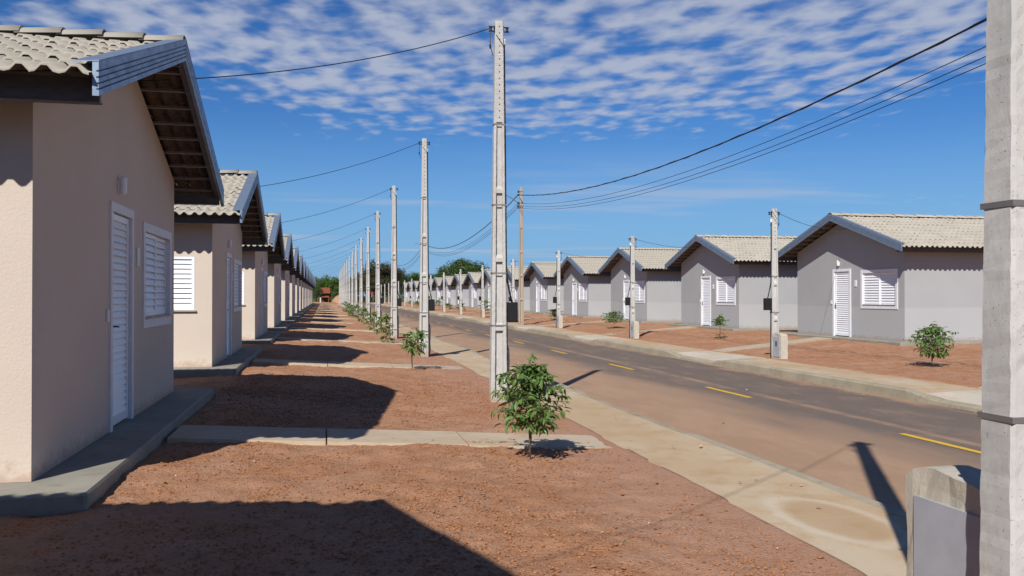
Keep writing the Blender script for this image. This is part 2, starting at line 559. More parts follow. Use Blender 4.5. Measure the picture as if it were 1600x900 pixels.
ORD = ['first', 'second', 'third', 'fourth', 'fifth', 'sixth', 'seventh', 'eighth', 'ninth', 'tenth', 'eleventh', 'twelfth',
       'thirteenth', 'fourteenth', 'fifteenth', 'sixteenth', 'seventeenth', 'eighteenth', 'nineteenth', 'twentieth']


# ------------------------------------------------------------------ layout
LX, LY0, LSP = -2.0, 9.65, 10.05        # cream row: facade plane, first gable centre, spacing
RX, RY0, RSP = 16.5, 25.5, 10.42        # grey row
NL, NR = 15, 16
PAD_L, PAD_R = 0.27, 0.235
LPX, LPY0, LPSP = 2.53, 2.76, 10.05     # left pole row (index 0 is cropped by the right picture edge)
RPX, RPY0, RPSP = 10.98, 20.02, 10.33    # right pole row
SWL, SWR = (3.1, 4.28), (9.52, 10.78)   # sidewalks
ROAD_Z = -0.17


def smooth(t):
    t = np.clip(t, 0, 1)
    return t * t * (3 - 2 * t)


def vnoise(x, y, seed=0):
    xi, yi = np.floor(x).astype(np.int64), np.floor(y).astype(np.int64)
    fx, fy = x - xi, y - yi
    fx, fy = fx * fx * (3 - 2 * fx), fy * fy * (3 - 2 * fy)

    def h(a, b):
        n = (a * 374761393 + b * 668265263 + seed * 1274126177) & 0x7fffffff
        n = ((n ^ (n >> 13)) * 1274126177) & 0x7fffffff
        return ((n ^ (n >> 16)) & 0xffff) / 65535.0
    return (h(xi, yi) * (1 - fx) + h(xi + 1, yi) * fx) * (1 - fy) + (h(xi, yi + 1) * (1 - fx) + h(xi + 1, yi + 1) * fx) * fy


def fbm(x, y, octv, seed=0, gain=0.5):
    s, a = 0, 1.0
    for i in range(octv):
        s = s + a * (vnoise(x, y, seed + i * 17) - 0.5)
        x, y, a = x * 2.03 + 13.1, y * 2.03 + 7.7, a * gain
    return s


def ground_base(x):
    x = np.asarray(x, float)
    zl = np.interp(x, [-60, -1.5, 3.1], [0.17, 0.15, -0.06])
    zr = np.interp(x, [10.7, 15.9, 60], [0.0, 0.15, 0.17])
    return np.where(x < 7, zl, zr)


def ground_z(x, y):
    x, y = np.asarray(x, float), np.asarray(y, float)
    z = ground_base(x)
    n = 0.055 * fbm(x * 0.8, y * 0.8, 3, 3) + 0.030 * fbm(x * 4.5, y * 4.5, 4, 11, 0.6)
    z = z + n * (1 - 0.86 * smooth((x - 2.2) / 0.8) * smooth((11.7 - x) / 0.8))
    # the sheet dips below the sidewalks and the road; the edge wanders so that earth laps over the concrete
    wob = 0.07 * fbm(y * 0.55, x * 0 + 3.3, 4, 21, 0.6)
    el = SWL[0] + 0.03 + wob
    er = SWR[1] - 0.02 + 0.07 * fbm(y * 0.5, x * 0 + 8.1, 4, 29, 0.6)
    dip = smooth((x - el) / 0.10) * smooth((er - x) / 0.12)
    near = (y < 205)
    lip = 0.014 * smooth((x - 2.5) / 0.6) * (x < 7) + 0.014 * smooth((11.4 - x) / 0.6) * (x > 7)
    return np.where(near, (z + lip) * (1 - dip) - 0.45 * dip, z)


def build_ground():
    xs = list(np.arange(-1400, -60, 120)) + list(np.arange(-60, -14, 6)) + list(np.arange(-14, -2.4, 0.6))
    xs += list(np.arange(-2.4, 4.0, 0.045)) + list(np.arange(4.0, 10.2, 0.8)) + list(np.arange(10.2, 16.4, 0.075))
    xs += list(np.arange(16.4, 30, 1.2)) + list(np.arange(30, 80, 8)) + list(np.arange(80, 1500, 140))
    ys = list(np.arange(-300, -20, 28)) + list(np.arange(-20, 2.5, 0.9))
    y = 2.5
    while y < 230:
        ys.append(y)
        y += max(0.045, 0.0075 * y)
    while y < 3000:
        ys.append(y)
        y *= 1.18
    X, Y = np.meshgrid(np.array(xs), np.array(ys))
    Zg = ground_z(X, Y)
    nx, ny = len(xs), len(ys)
    co = np.stack([X, Y, Zg], -1).reshape(-1, 3)
    i = np.arange(nx * ny).reshape(ny, nx)
    q = np.stack([i[:-1, :-1], i[:-1, 1:], i[1:, 1:], i[1:, :-1]], -1).reshape(-1, 4)
    me = bpy.data.meshes.new('ground')
    me.vertices.add(len(co))
    me.vertices.foreach_set('co', co.ravel())
    me.loops.add(q.size)
    me.loops.foreach_set('vertex_index', q.ravel().astype(np.int32))
    me.polygons.add(len(q))
    me.polygons.foreach_set('loop_start', np.arange(0, q.size, 4, dtype=np.int32))
    me.polygons.foreach_set('loop_total', np.full(len(q), 4, dtype=np.int32))
    me.polygons.foreach_set('use_smooth', np.ones(len(q), dtype=bool))
    me.update(calc_edges=True)
    me.validate()
    me.materials.append(M['dirt'])
    obj('ground', me, kind='structure')


build_ground()
YEND = 196.0


def strip(name, mat, prof_fn, ys, parent=None, kind='structure'):
    """a long body along y: prof_fn(y) -> list of (x, z); open profile swept along ys"""
    mb = MB()
    rows = [prof_fn(y) for y in ys]
    n = len(rows[0])
    vs = [(p[0], y, p[1]) for y, r in zip(ys, rows) for p in r]
    fs = []
    for j in range(len(ys) - 1):
        for k in range(n - 1):
            a = j * n + k
            fs.append((a, a + 1, a + n + 1, a + n))
    fs.append(tuple(range(n)))
    fs.append(tuple(range((len(ys) - 1) * n, len(ys) * n))[::-1])
    mb.add(vs, fs)
    return obj(name, mb.mesh(name, mat), parent, kind=kind)


# road with a slight crown
ys_r = [-40] + list(np.arange(-6, YEND + 20, 1.0))
road = strip('road', M['road'], lambda y: [(x, ROAD_Z + 0.035 * (1 - ((x - 6.9) / 2.65) ** 2)) for x in np.linspace(4.15, 9.7, 9)], ys_r)


def road_z(x):
    return ROAD_Z + 0.035 * (1 - ((x - 6.9) / 2.65) ** 2)


mb_dash = MB()
bx0, bx1 = -0.05, 0.05
rgd = random.Random(3)
e = [(-0.05 + rgd.uniform(-.004, .004), y) for y in np.linspace(-0.87, 0.87, 12)]
f_ = [(0.05 + rgd.uniform(-.004, .004), y) for y in np.linspace(-0.87, 0.87, 12)]
for i in range(11):
    mb_dash.quad((*e[i], 0), (*f_[i], 0), (*f_[i + 1], 0), (*e[i + 1], 0))
dash_me = mb_dash.mesh('lane_dash', M['yellow'])
for k in range(-1, 28):
    y = 8.70 + 5.62 * k
    obj('lane_dash', dash_me, road, (6.95 - 0.012 * k if k < 6 else 6.87, y, road_z(6.95) + 0.006))


# sidewalks: slab segments with thin joints; kerbs swept along the road edge
def ramp_l(y):       # how far the left kerb is lowered (driveway ramps opposite the paths)
    d = min(abs(y - (11.9 + LSP * k)) for k in range(-2, 17))
    return 1 - max(0.0, min(1.0, (d - 1.9) / 0.5))


def ramp_r(y):
    d = min(abs(y - (21.6 + RSP * k)) for k in range(-3, 17))
    return 1 - max(0.0, min(1.0, (d - 1.1) / 0.7))


ys_k = list(np.arange(-8, YEND, 0.25))
kerb_l = strip('kerb_left', M['kerb'], lambda y: [(SWL[1] - 0.13, -0.3), (SWL[1] - 0.13, -0.052 - 0.012 * ramp_l(y)), (SWL[1] - 0.02, -0.05 - 0.03 * ramp_l(y)),
                                              (SWL[1] + 0.0, -0.062 - 0.05 * ramp_l(y)), (SWL[1] + 0.02 + 0.03 * ramp_l(y), -0.30)], ys_k)
kerb_r = strip('kerb_right', M['kerb'], lambda y: [(SWR[0] - 0.03, -0.30), (SWR[0] - 0.008 + 0.02 * ramp_r(y), -0.025 - 0.10 * ramp_r(y)), (SWR[0] + 0.015 + 0.02 * ramp_r(y), 0.004 - 0.105 * ramp_r(y)),
                                               (SWR[0] + 0.13, 0.006 - 0.085 * ramp_r(y)), (SWR[0] + 0.13, -0.3)], ys_k)
sidewalk_l = obj('sidewalk_left', None, kind='structure')
sidewalk_r = obj('sidewalk_right', None, kind='structure')


def slab_run(parent, x0, x1, zfun, y0, y1, seg, rng, mat, name='slab'):
    y = y0
    while y < y1:
        L = seg * rng.uniform(0.85, 1.15)
        ye = min(y + L, y1)
        mb = MB()
        nn = max(1, int((ye - y) / 0.5))
        dz = rng.uniform(-0.004, 0.004)
        yy = np.linspace(y + 0.004, ye - 0.004, nn + 1)
        for a, b in zip(yy[:-1], yy[1:]):
            for xa, xb in ((x0, (x0 + x1) / 2), ((x0 + x1) / 2, x1)):
                mb.quad((xa, a, zfun(xa, a) + dz), (xb, a, zfun(xb, a) + dz), (xb, b, zfun(xb, b) + dz), (xa, b, zfun(xa, b) + dz))
        for q in (yy[0], yy[-1]):
            mb.quad((x0, q, zfun(x0, q) + dz), (x1, q, zfun(x1, q) + dz), (x1, q, -0.3), (x0, q, -0.3))
        mb.quad((x0, yy[0], -0.3), (x1, yy[0], -0.3), (x1, yy[-1], -0.3), (x0, yy[-1], -0.3))
        obj(name, mb.mesh(name, mat), parent)
        y = ye


rs = random.Random(5)
slab_run(sidewalk_l, SWL[0] - 0.2, SWL[1] - 0.13, lambda x, y: -0.055 - 0.012 * ramp_l(y) * max(0, (x - 3.2)), -8, 70, 3.4, rs, M['sidewalk'])
slab_run(sidewalk_l, SWL[0] - 0.2, SWL[1] - 0.13, lambda x, y: -0.055, 70, YEND, 60, rs, M['sidewalk'])
zr_f = lambda x, y: 0.002 - 0.085 * ramp_r(y) * max(0, min(1, (10.6 - x) / 0.9))
for k in range(-2, 6):
    yr = 21.6 + RSP * k
    slab_run(sidewalk_r, SWR[0] + 0.13, SWR[1] + 0.15, zr_f, yr - 1.5, yr + 1.5, 9, rs, M['ramp'])
    slab_run(sidewalk_r, SWR[0] + 0.13, SWR[1] + 0.15, zr_f, yr + 1.5, yr + RSP - 1.5, 3.2, rs, M['sidewalk'])
slab_run(sidewalk_r, SWR[0] + 0.13, SWR[1] + 0.15, zr_f, 21.6 + RSP * 6 - 1.5, YEND, 60, rs, M['sidewalk'])


# garden paths to the doors
def path(row, name, A, B, w, nseg, thick=0.05):
    """A -> B centreline (x, y, z); slabs with open joints"""
    p = obj(name, None, kind='structure')
    A, B = Vector(A), Vector(B)
    d = B - A
    rg = random.Random(int(A.y * 10) + row)
    cuts = [0] + [(i + rg.uniform(-.06, .06)) / nseg for i in range(1, nseg)] + [1]
    for a, b in zip(cuts[:-1], cuts[1:]):
        mb = MB()
        a2, b2 = a + 0.0018, b - 0.0018
        P, Q = A + d * a2, A + d * b2
        dz = rg.uniform(-.005, .005)
        h0 = [(P.x, P.y - w / 2, P.z + dz), (Q.x, Q.y - w / 2, Q.z + dz), (Q.x, Q.y + w / 2, Q.z + dz), (P.x, P.y + w / 2, P.z + dz)]
        mb.hexa([(x, y, z - 0.16) for x, y, z in h0], h0)
        obj('slab', mb.mesh('slab', M['path']), p)
    return p


for k in range(-1, NL):
    y = LY0 + LSP * k
    path(0, 'path', (-1.49, y - 0.22, 0.197), (3.02, y - 0.36, -0.040), 0.88, 3)
for k in range(-1, 12):
    y = RY0 + RSP * k
    path(1, 'path', (15.96, y + 0.38, 0.195), (10.72, y - 2.75, 0.018), 0.9, 3)


# ------------------------------------------------------------------ houses
HW, DEP, OV, GOV = 2.95, 8.0, 0.60, 0.56      # half gable width, depth, eave overhang, gable overhang
APEX, SLOPE = 3.93, 0.325                     # top of tiles over the footing
TW, TL = 0.33, 0.375                          # tile cover width and exposure
roofz = lambda y: APEX - SLOPE * abs(y)
DOOR = (-0.72, 0.30, 0.0, 2.20)               # outer edge of the frame: y0 y1 z0 z1
WIN = (0.83, 2.65, 0.93, 2.13)
SIDE = (-1.52, -0.30, 1.03, 2.01)             # side window in x, z


def wall_mesh(side):
    def fn(mb):
        wz = lambda y: roofz(y) - 0.115
        dpt = 0.11
        cuts = sorted({-HW, -1.6, DOOR[0] + 0.08, 0.0, DOOR[1] - 0.08, WIN[0] + 0.09, WIN[1] - 0.09, HW})
        ops = [(DOOR[0] + 0.08, DOOR[1] - 0.08, 0.0, DOOR[3] - 0.08), (WIN[0] + 0.09, WIN[1] - 0.09, WIN[2] + 0.09, WIN[3] - 0.09)]
        for a, b in zip(cuts[:-1], cuts[1:]):
            m = (a + b) / 2
            op = [o for o in ops if o[0] < m < o[1]]
            if op:
                o = op[0]
                if o[2] > 0.01:
                    mb.quad((0, a, 0), (0, b, 0), (0, b, o[2]), (0, a, o[2]))
                mb.quad((0, a, o[3]), (0, b, o[3]), (0, b, wz(b)), (0, a, wz(a)))
            else:
                mb.quad((0, a, 0), (0, b, 0), (0, b, wz(b)), (0, a, wz(a)))
        for o in ops:
            y0, y1, z0, z1 = o
            mb.quad((0, y0, z0), (0, y0, z1), (-dpt, y0, z1), (-dpt, y0, z0))
            mb.quad((0, y1, z1), (0, y1, z0), (-dpt, y1, z0), (-dpt, y1, z1))
            mb.quad((0, y0, z1), (0, y1, z1), (-dpt, y1, z1), (-dpt, y0, z1))
            mb.quad((0, y1, z0), (0, y0, z0), (-dpt, y0, z0), (-dpt, y1, z0))
        # side wall with its window opening (y = -HW), plain side wall, back gable
        x0, x1, z0, z1 = SIDE
        zt = wz(HW)
        Y = -HW
        mb.quad((x1, Y, 0), (0, Y, 0), (0, Y, zt), (x1, Y, zt))
        mb.quad((x0, Y, 0), (x1, Y, 0), (x1, Y, z0), (x0, Y, z0))
        mb.quad((x0, Y, z1), (x1, Y, z1), (x1, Y, zt), (x0, Y, zt))
        mb.quad((-DEP, Y, 0), (x0, Y, 0), (x0, Y, zt), (-DEP, Y, zt))
        mb.quad((x0, Y, z0), (x0, Y, z1), (x0, Y + dpt, z1), (x0, Y + dpt, z0))
        mb.quad((x1, Y, z0), (x1, Y + dpt, z0), (x1, Y + dpt, z1), (x1, Y, z1))
        mb.quad((x0, Y, z1), (x1, Y, z1), (x1, Y + dpt, z1), (x0, Y + dpt, z1))
        mb.quad((x0, Y, z0), (x0, Y + dpt, z0), (x1, Y + dpt, z0), (x1, Y, z0))
        mb.quad((0, HW, 0), (-DEP, HW, 0), (-DEP, HW, zt), (0, HW, zt))
        mb.quad((-DEP, HW, 0), (-DEP, -HW, 0), (-DEP, -HW, zt), (-DEP, 0, wz(0)), (-DEP, HW, zt))
    return cached(('wall', side), M['cream' if side == 'L' else 'grey'], fn)


NW = 5                                        # segments per wave


def tile_profile(u):
    """u in waves; broad trough, rounder crest"""
    c = math.cos(2 * math.pi * u)
    return 0.029 * (-c) + 0.006 * math.cos(4 * math.pi * u)


def tile_geo(mb, x0, y_up, y_dn, sgn, lift=0.016, zo=0.0, under=None):
    """one tile: x0..x0+TW, from ridge side y_up to eave side y_dn (|y|), sgn = side of roof"""
    n = 2 * NW
    top, bot, lip = [], [], []
    for i in range(n + 1):
        u = i / NW
        x = x0 + (TW + 0.02) * i / n
        w = tile_profile(u)
        top.append((x, sgn * y_up, roofz(y_up) - zo - 0.026 + w))
        bot.append((x, sgn * y_dn, roofz(y_dn) - zo - 0.026 + w + lift))
        lip.append((x, sgn * (y_dn - 0.004), roofz(y_dn) - zo - 0.026 + w + lift - 0.016))
    m = n + 1
    if under is not None:            # underside sheet a tile's thickness below, dark to paint in soffit shade
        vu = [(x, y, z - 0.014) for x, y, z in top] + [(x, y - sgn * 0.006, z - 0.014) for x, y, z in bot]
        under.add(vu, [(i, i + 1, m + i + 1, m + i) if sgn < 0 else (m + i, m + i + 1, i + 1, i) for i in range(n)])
    vs = top + bot + lip
    fs = []
    for i in range(n):
        f1, f2 = (i, i + 1, m + i + 1, m + i), (m + i, m + i + 1, 2 * m + i + 1, 2 * m + i)
        if sgn > 0:
            f1, f2 = f1[::-1], f2[::-1]
        fs += [f1[::-1], f2[::-1]]
    mb.add(vs, fs)


NROW = 10
RUN = HW + OV + 0.06
EXP = RUN / NROW / 1.0
X_T0, NCOL = -DEP - 0.5, int((DEP + 0.5 + GOV) / TW)
X_T0 = GOV - 0.03 - NCOL * TW


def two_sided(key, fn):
    """glazed upper side in the tile colour, raw underside darkened to paint in soffit shade, one mesh"""
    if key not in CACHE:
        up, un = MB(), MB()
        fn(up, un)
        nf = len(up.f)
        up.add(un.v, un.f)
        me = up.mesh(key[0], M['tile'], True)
        me.materials.append(M['underside_shade'])
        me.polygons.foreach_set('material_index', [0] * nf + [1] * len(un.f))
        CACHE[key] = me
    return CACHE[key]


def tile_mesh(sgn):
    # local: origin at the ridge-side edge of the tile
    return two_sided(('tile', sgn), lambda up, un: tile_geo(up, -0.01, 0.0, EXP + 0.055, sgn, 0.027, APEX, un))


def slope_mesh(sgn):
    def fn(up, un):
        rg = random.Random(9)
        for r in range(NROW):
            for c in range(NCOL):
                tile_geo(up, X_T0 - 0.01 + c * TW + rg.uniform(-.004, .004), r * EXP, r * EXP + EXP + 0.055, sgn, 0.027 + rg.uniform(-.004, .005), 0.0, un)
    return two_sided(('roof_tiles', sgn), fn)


def ridge_mesh():
    def fn(mb):
        n = 8
        L = 0.43
        def ring(x, r, dz):
            return [(x, r * math.sin(a), dz + r * math.cos(a) * 0.70) for a in np.linspace(-1.35, 1.35, n + 1)]
        a, b = ring(0, 0.15, -0.045), ring(L, 0.168, -0.030)
        c = ring(L - 0.001, 0.148, -0.032)
        vs = a + b + c
        m = n + 1
        fs = [(i, m + i, m + i + 1, i + 1) for i in range(n)] + [(m + i, 2 * m + i, 2 * m + i + 1, m + i + 1) for i in range(n)]
        mb.add(vs, fs)
    return cached('ridge_tile', M['tile'], fn, True)


def barge_mesh(sgn):
    """ribbed steel barge board along the gable edge with a flat capping strip on the tiles"""
    def fn(mb):
        x0 = GOV
        ye = HW + OV + 0.045
        for i, (za, zb, px_) in enumerate([(0.045, -0.012, 0.018), (-0.012, -0.024, 0.004), (-0.024, -0.052, 0.018), (-0.052, -0.064, 0.004), (-0.064, -0.092, 0.018), (-0.092, -0.104, 0.004), (-0.104, -0.130, 0.018), (-0.130, -0.140, 0.004), (-0.140, -0.178, 0.020)]):
            a, b = (0.0, ye)
            mb.hexa([(x0 - 0.02, sgn * a, roofz(a) + zb), (x0 + px_, sgn * a, roofz(a) + zb), (x0 + px_, sgn * b, roofz(b) + zb), (x0 - 0.02, sgn * b, roofz(b) + zb)],
                    [(x0 - 0.02, sgn * a, roofz(a) + za), (x0 + px_, sgn * a, roofz(a) + za), (x0 + px_, sgn * b, roofz(b) + za), (x0 - 0.02, sgn * b, roofz(b) + za)])
        a, b = 0.0, ye + 0.004
        w0, w1 = x0 - 0.15, x0 + 0.022
        mb.hexa([(w0, sgn * a, roofz(a) + 0.034), (w1, sgn * a, roofz(a) + 0.048), (w1, sgn * b, roofz(b) + 0.048), (w0, sgn * b, roofz(b) + 0.034)],
                [(w0, sgn * a, roofz(a) + 0.040), (w1, sgn * a, roofz(a) + 0.054), (w1, sgn * b, roofz(b) + 0.054), (w0, sgn * b, roofz(b) + 0.040)])
    return cached(('barge_board', sgn), M['galv'], fn)


def eave_mesh(sgn):
    def fn(mb):
        y = HW + OV
        z = roofz(y) + 0.02
        a, b = y - 0.19, y - 0.15
        mb.box(-DEP - 0.5, GOV - 0.021, min(sgn * a, sgn * b), max(sgn * a, sgn * b), z - 0.20, z - 0.052)
        a, b = y - 0.20, y - 0.142
        mb.box(-DEP - 0.5, GOV - 0.022, min(sgn * a, sgn * b), max(sgn * a, sgn * b), z - 0.135, z - 0.118)
        a, b = y - 0.24, y - 0.152
        mb.box(-DEP - 0.5, GOV - 0.023, min(sgn * a, sgn * b), max(sgn * a, sgn * b), z - 0.215, z - 0.202)
    return cached(('eave_fascia', sgn), M['darksteel'], fn)


def rafter_mesh(sgn):
    def fn(mb):
        x, a, b, t0, t1 = GOV - 0.05, 0.003, HW + OV - 0.21, 0.115, 0.175
        mb.hexa([(x - 0.025, sgn * a, roofz(a) - t1), (x + 0.025, sgn * a, roofz(a) - t1), (x + 0.025, sgn * b, roofz(b) - t1), (x - 0.025, sgn * b, roofz(b) - t1)],
                [(x - 0.025, sgn * a, roofz(a) - t0), (x + 0.025, sgn * a, roofz(a) - t0), (x + 0.025, sgn * b, roofz(b) - t0), (x - 0.025, sgn * b, roofz(b) - t0)])
    return cached(('rafter', sgn), M['darksteel'], fn)


def ridge_beam_mesh():
    return cached('roof', M['darksteel'], lambda mb: mb.box(-DEP - 0.45, GOV - 0.03, -0.03, 0.03, APEX - 0.24, APEX - 0.18))


def batten_mesh():
    return cached('batten', M['batten'], lambda mb: mb.box(-DEP - 0.45, GOV - 0.03, -0.012, 0.012, -0.03, 0.0))


def slat_mesh(w):
    def fn(mb):
        # a louvre blade hung in the y-z plane facing +x, tilted so that its lower edge stands out
        mb.hexa([(-0.004, 0, -0.036), (0.030, 0, -0.040), (0.030, w, -0.040), (-0.004, w, -0.036)],
                [(-0.006, 0, 0.036), (0.0, 0, 0.038), (0.0, w, 0.038), (-0.006, w, 0.036)])
    return cached(('slat', round(w, 3)), M['white'], fn)


def louvre_mesh(w, zs, tag_):
    def fn(mb):
        for z in zs:
            mb.hexa([(-0.004, 0, z - 0.036), (0.030, 0, z - 0.040), (0.030, w, z - 0.040), (-0.004, w, z - 0.036)],
                    [(-0.006, 0, z + 0.036), (0.0, 0, z + 0.038), (0.0, w, z + 0.038), (-0.006, w, z + 0.036)])
    return cached(('louvres', tag_), M['white'], fn)


def frame_mesh(key, mat, y0, y1, z0, z1, w, x0, x1, bottom=True, c=0.0):
    def fn(mb):
        mb.box(x0, x1, y0, y0 + w, z0, z1)
        mb.box(x0, x1, y1 - w, y1, z0, z1)
        mb.box(x0, x1 - 0.001, y0 + w, y1 - w, z1 - w, z1)
        if bottom:
            mb.box(x0, x1 - 0.001, y0 + w, y1 - w, z0, z0 + w)
    return cached(key, mat, fn)


def build_house(side, k, detail, label, group):
    left = side == 'L'
    loc = (LX, LY0 + LSP * k, PAD_L) if left else (RX, RY0 + RSP * k, PAD_R)
    h = thing('cream_house' if left else 'grey_house', label, 'house', loc, 0 if left else math.pi, group)
    obj('wall', wall_mesh(side), h)
    # footing
    def pad(mb):
        rg = random.Random(4)
        mb.bbox(-DEP - 0.45, 0.47, -HW - 0.46, HW + 0.46, -0.42, -0.002, 0.018)
    obj('footing', cached('footing', M['pad'], pad), h)
    # roof
    vis = -1 if left else 1          # the slope turned to the camera
    roof = obj('roof', ridge_beam_mesh(), h)
    rg = random.Random(100 + k + (0 if left else 50))
    for s in (-1, 1):
        obj('eave_fascia', eave_mesh(s), roof)
        obj('rafter', rafter_mesh(s), roof)
        obj('barge_board', barge_mesh(s), roof)
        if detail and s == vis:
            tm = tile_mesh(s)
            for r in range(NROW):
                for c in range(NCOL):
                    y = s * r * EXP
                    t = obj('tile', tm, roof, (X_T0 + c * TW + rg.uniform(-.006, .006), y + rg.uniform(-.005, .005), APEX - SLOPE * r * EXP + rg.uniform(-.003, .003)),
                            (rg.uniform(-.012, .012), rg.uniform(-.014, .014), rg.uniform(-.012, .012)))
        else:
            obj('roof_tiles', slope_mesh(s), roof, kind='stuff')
        for r in range(1, NROW):
            y = r * EXP + 0.03
            if y < HW + OV - 0.1 and (detail or r % 2 == 1):
                obj('batten', batten_mesh(), roof, (0, s * y, roofz(y) - 0.075), (-s * math.atan(SLOPE), 0, 0))
    nr = int((DEP + 1.0) / 0.385)
    for i in range(nr if detail else 1):
        if detail:
            x = GOV - 0.42 - i * 0.385
            obj('ridge_tile', ridge_mesh(), roof, (x, rg.uniform(-.004, .004), APEX + rg.uniform(-.003, .004)), (0, rg.uniform(-.012, .012), rg.uniform(-.012, .012)))
    if not detail:
        def ridge_all(mb):
            src = ridge_mesh()
            vs = [v.co.copy() for v in src.vertices]
            fs = [tuple(p.vertices) for p in src.polygons]
            for i in range(nr):
                mb.add([v + Vector((GOV - 0.42 - i * 0.385, 0, APEX)) for v in vs], fs)
        obj('ridge_tiles', cached('ridge_tiles', M['tile'], ridge_all, True), roof, kind='stuff')
    # door
    y0, y1, z0, z1 = DOOR
    door = obj('door', cached('door', M['white'], lambda mb: (mb.box(-0.075, -0.045, y0 + 0.1, y1 - 0.1, 0.03, z1 - 0.10),
                                                             mb.box(-0.046, -0.012, y0 + 0.1, y0 + 0.165, 0.03, z1 - 0.10),
                                                             mb.box(-0.046, -0.012, y1 - 0.165, y1 - 0.1, 0.03, z1 - 0.10),
                                                             mb.box(-0.046, -0.013, y0 + 0.165, y1 - 0.165, z1 - 0.16, z1 - 0.10),
                                                             mb.box(-0.046, -0.013, y0 + 0.165, y1 - 0.165, 0.03, 0.12))), h)
    obj('frame', frame_mesh('door_frame', M['trim'], y0, y1, z0 + 0.001, z1, 0.088, -0.10, 0.022, False), door)
    w = (y1 - y0) - 0.33
    nsl = 28
    zs = [0.16 + (z1 - 0.16 - 0.19) * i / (nsl - 1) for i in range(nsl)]
    if detail:
        for z in zs:
            obj('slat', slat_mesh(w), door, (-0.043, y0 + 0.165, z), (0, rg.uniform(-.06, .06), 0))
    else:
        obj('louvres', louvre_mesh(w, [z for z in zs], 'door'), door, (-0.043, y0 + 0.165, 0), kind='stuff')
    obj('handle', cached('handle', M['black'], lambda mb: mb.tube([(-0.012, y0 + 0.135, 1.0), (0.03, y0 + 0.135, 1.0), (0.035, y0 + 0.16, 1.0), (0.035, y0 + 0.25, 0.995)], 0.009, 6)
                              .box(-0.012, -0.006, y0 + 0.115, y0 + 0.155, 0.9, 1.08)), door)
    # front window
    y0, y1, z0, z1 = WIN
    win = obj('window', cached('window', M['trim'], lambda mb: (mb.box(-0.10, 0.020, y0, y0 + 0.1, z0, z1), mb.box(-0.10, 0.020, y1 - 0.1, y1, z0, z1),
                                                                mb.box(-0.10, 0.019, y0 + 0.1, y1 - 0.1, z1 - 0.1, z1), mb.box(-0.10, 0.019, y0 + 0.1, y1 - 0.1, z0, z0 + 0.1))), h)
    obj('sill', cached('sill', M['strap'], lambda mb: mb.box(-0.06, 0.03, y0 + 0.101, y1 - 0.101, z0 + 0.1, z0 + 0.125)), win)
    mid_ = (y0 + y1) / 2
    for i, (a, b) in enumerate(((y0 + 0.105, mid_ + 0.012), (mid_ + 0.014, y1 - 0.105))):
        xo = -0.03 if i == 0 else -0.05
        za, zb = z0 + 0.126, z1 - 0.105
        sh = obj('shutter', frame_mesh(('shutter', i), M['white'], a, b, za, zb, 0.045, xo - 0.02, xo + 0.015), win)
        obj('backing', cached(('backing', i), M['white'], lambda mb: mb.box(xo - 0.035, xo - 0.022, a, b, za, zb)), sh)
        w = b - a - 0.09
        ns = 11
        zs = [za + 0.085 + (zb - za - 0.17) * j / (ns - 1) for j in range(ns)]
        if detail:
            for z in zs:
                obj('slat', slat_mesh(w), win, (xo - 0.012, a + 0.045, z), (0, rg.uniform(-.05, .05), 0))
        else:
            obj('louvres', louvre_mesh(w, zs, 'front%d' % i), win, (xo - 0.012, a + 0.045, 0), kind='stuff')
    # side window
    x0, x1, z0, z1 = SIDE[0] + 0.003, SIDE[1] - 0.003, SIDE[2] + 0.003, SIDE[3] - 0.003
    Q = (0, 0, -math.pi / 2)        # local +x turns to -y
    sw = obj('window', cached('side_window', M['white'], lambda mb: (mb.box(-0.05, 0.006, 0, 0.05, 0, z1 - z0), mb.box(-0.05, 0.006, x1 - x0 - 0.05, x1 - x0, 0, z1 - z0),
                                                                     mb.box(-0.05, 0.005, 0.05, x1 - x0 - 0.05, z1 - z0 - 0.05, z1 - z0), mb.box(-0.05, 0.005, 0.05, x1 - x0 - 0.05, 0, 0.05),
                                                                     mb.box(-0.048, -0.035, 0.05, x1 - x0 - 0.05, 0.05, z1 - z0 - 0.05))), h, (x0, -HW, z0), Q)
    w = x1 - x0 - 0.1
    zs = [0.09 + (z1 - z0 - 0.18) * j / 9 for j in range(10)]
    if detail:
        for z in zs:
            obj('slat', slat_mesh(w), sw, (-0.032, 0.05, z))
    else:
        obj('louvres', louvre_mesh(w, zs, 'side'), sw, (-0.032, 0.05, 0), kind='stuff')
    obj('sill', cached('side_sill', M['pad'], lambda mb: mb.box(-0.06, 0.04, -0.03, x1 - x0 + 0.03, -0.028, -0.002)), sw)
    # wall lamp, house number plate, bell plate
    obj('wall_lamp', cached('wall_lamp', M['white'], lambda mb: mb.tube([(0.045, -0.36, 2.30), (0.05, -0.36, 2.32), (0.05, -0.36, 2.46), (0.045, -0.36, 2.48)], [0.02, 0.034, 0.034, 0.02], 10)
                                 .box(0.0, 0.03, -0.375, -0.345, 2.32, 2.44)), h)
    obj('number_plate', cached('number_plate', M['trim'], lambda mb: mb.bbox(0.0, 0.018, 0.50, 0.62, 1.62, 1.82, 0.004)), h)
    obj('bell_plate', cached('bell_plate', M['trim'], lambda mb: mb.bbox(0.0, 0.02, -0.835, -0.755, 1.05, 1.17, 0.004)), h)
    return h


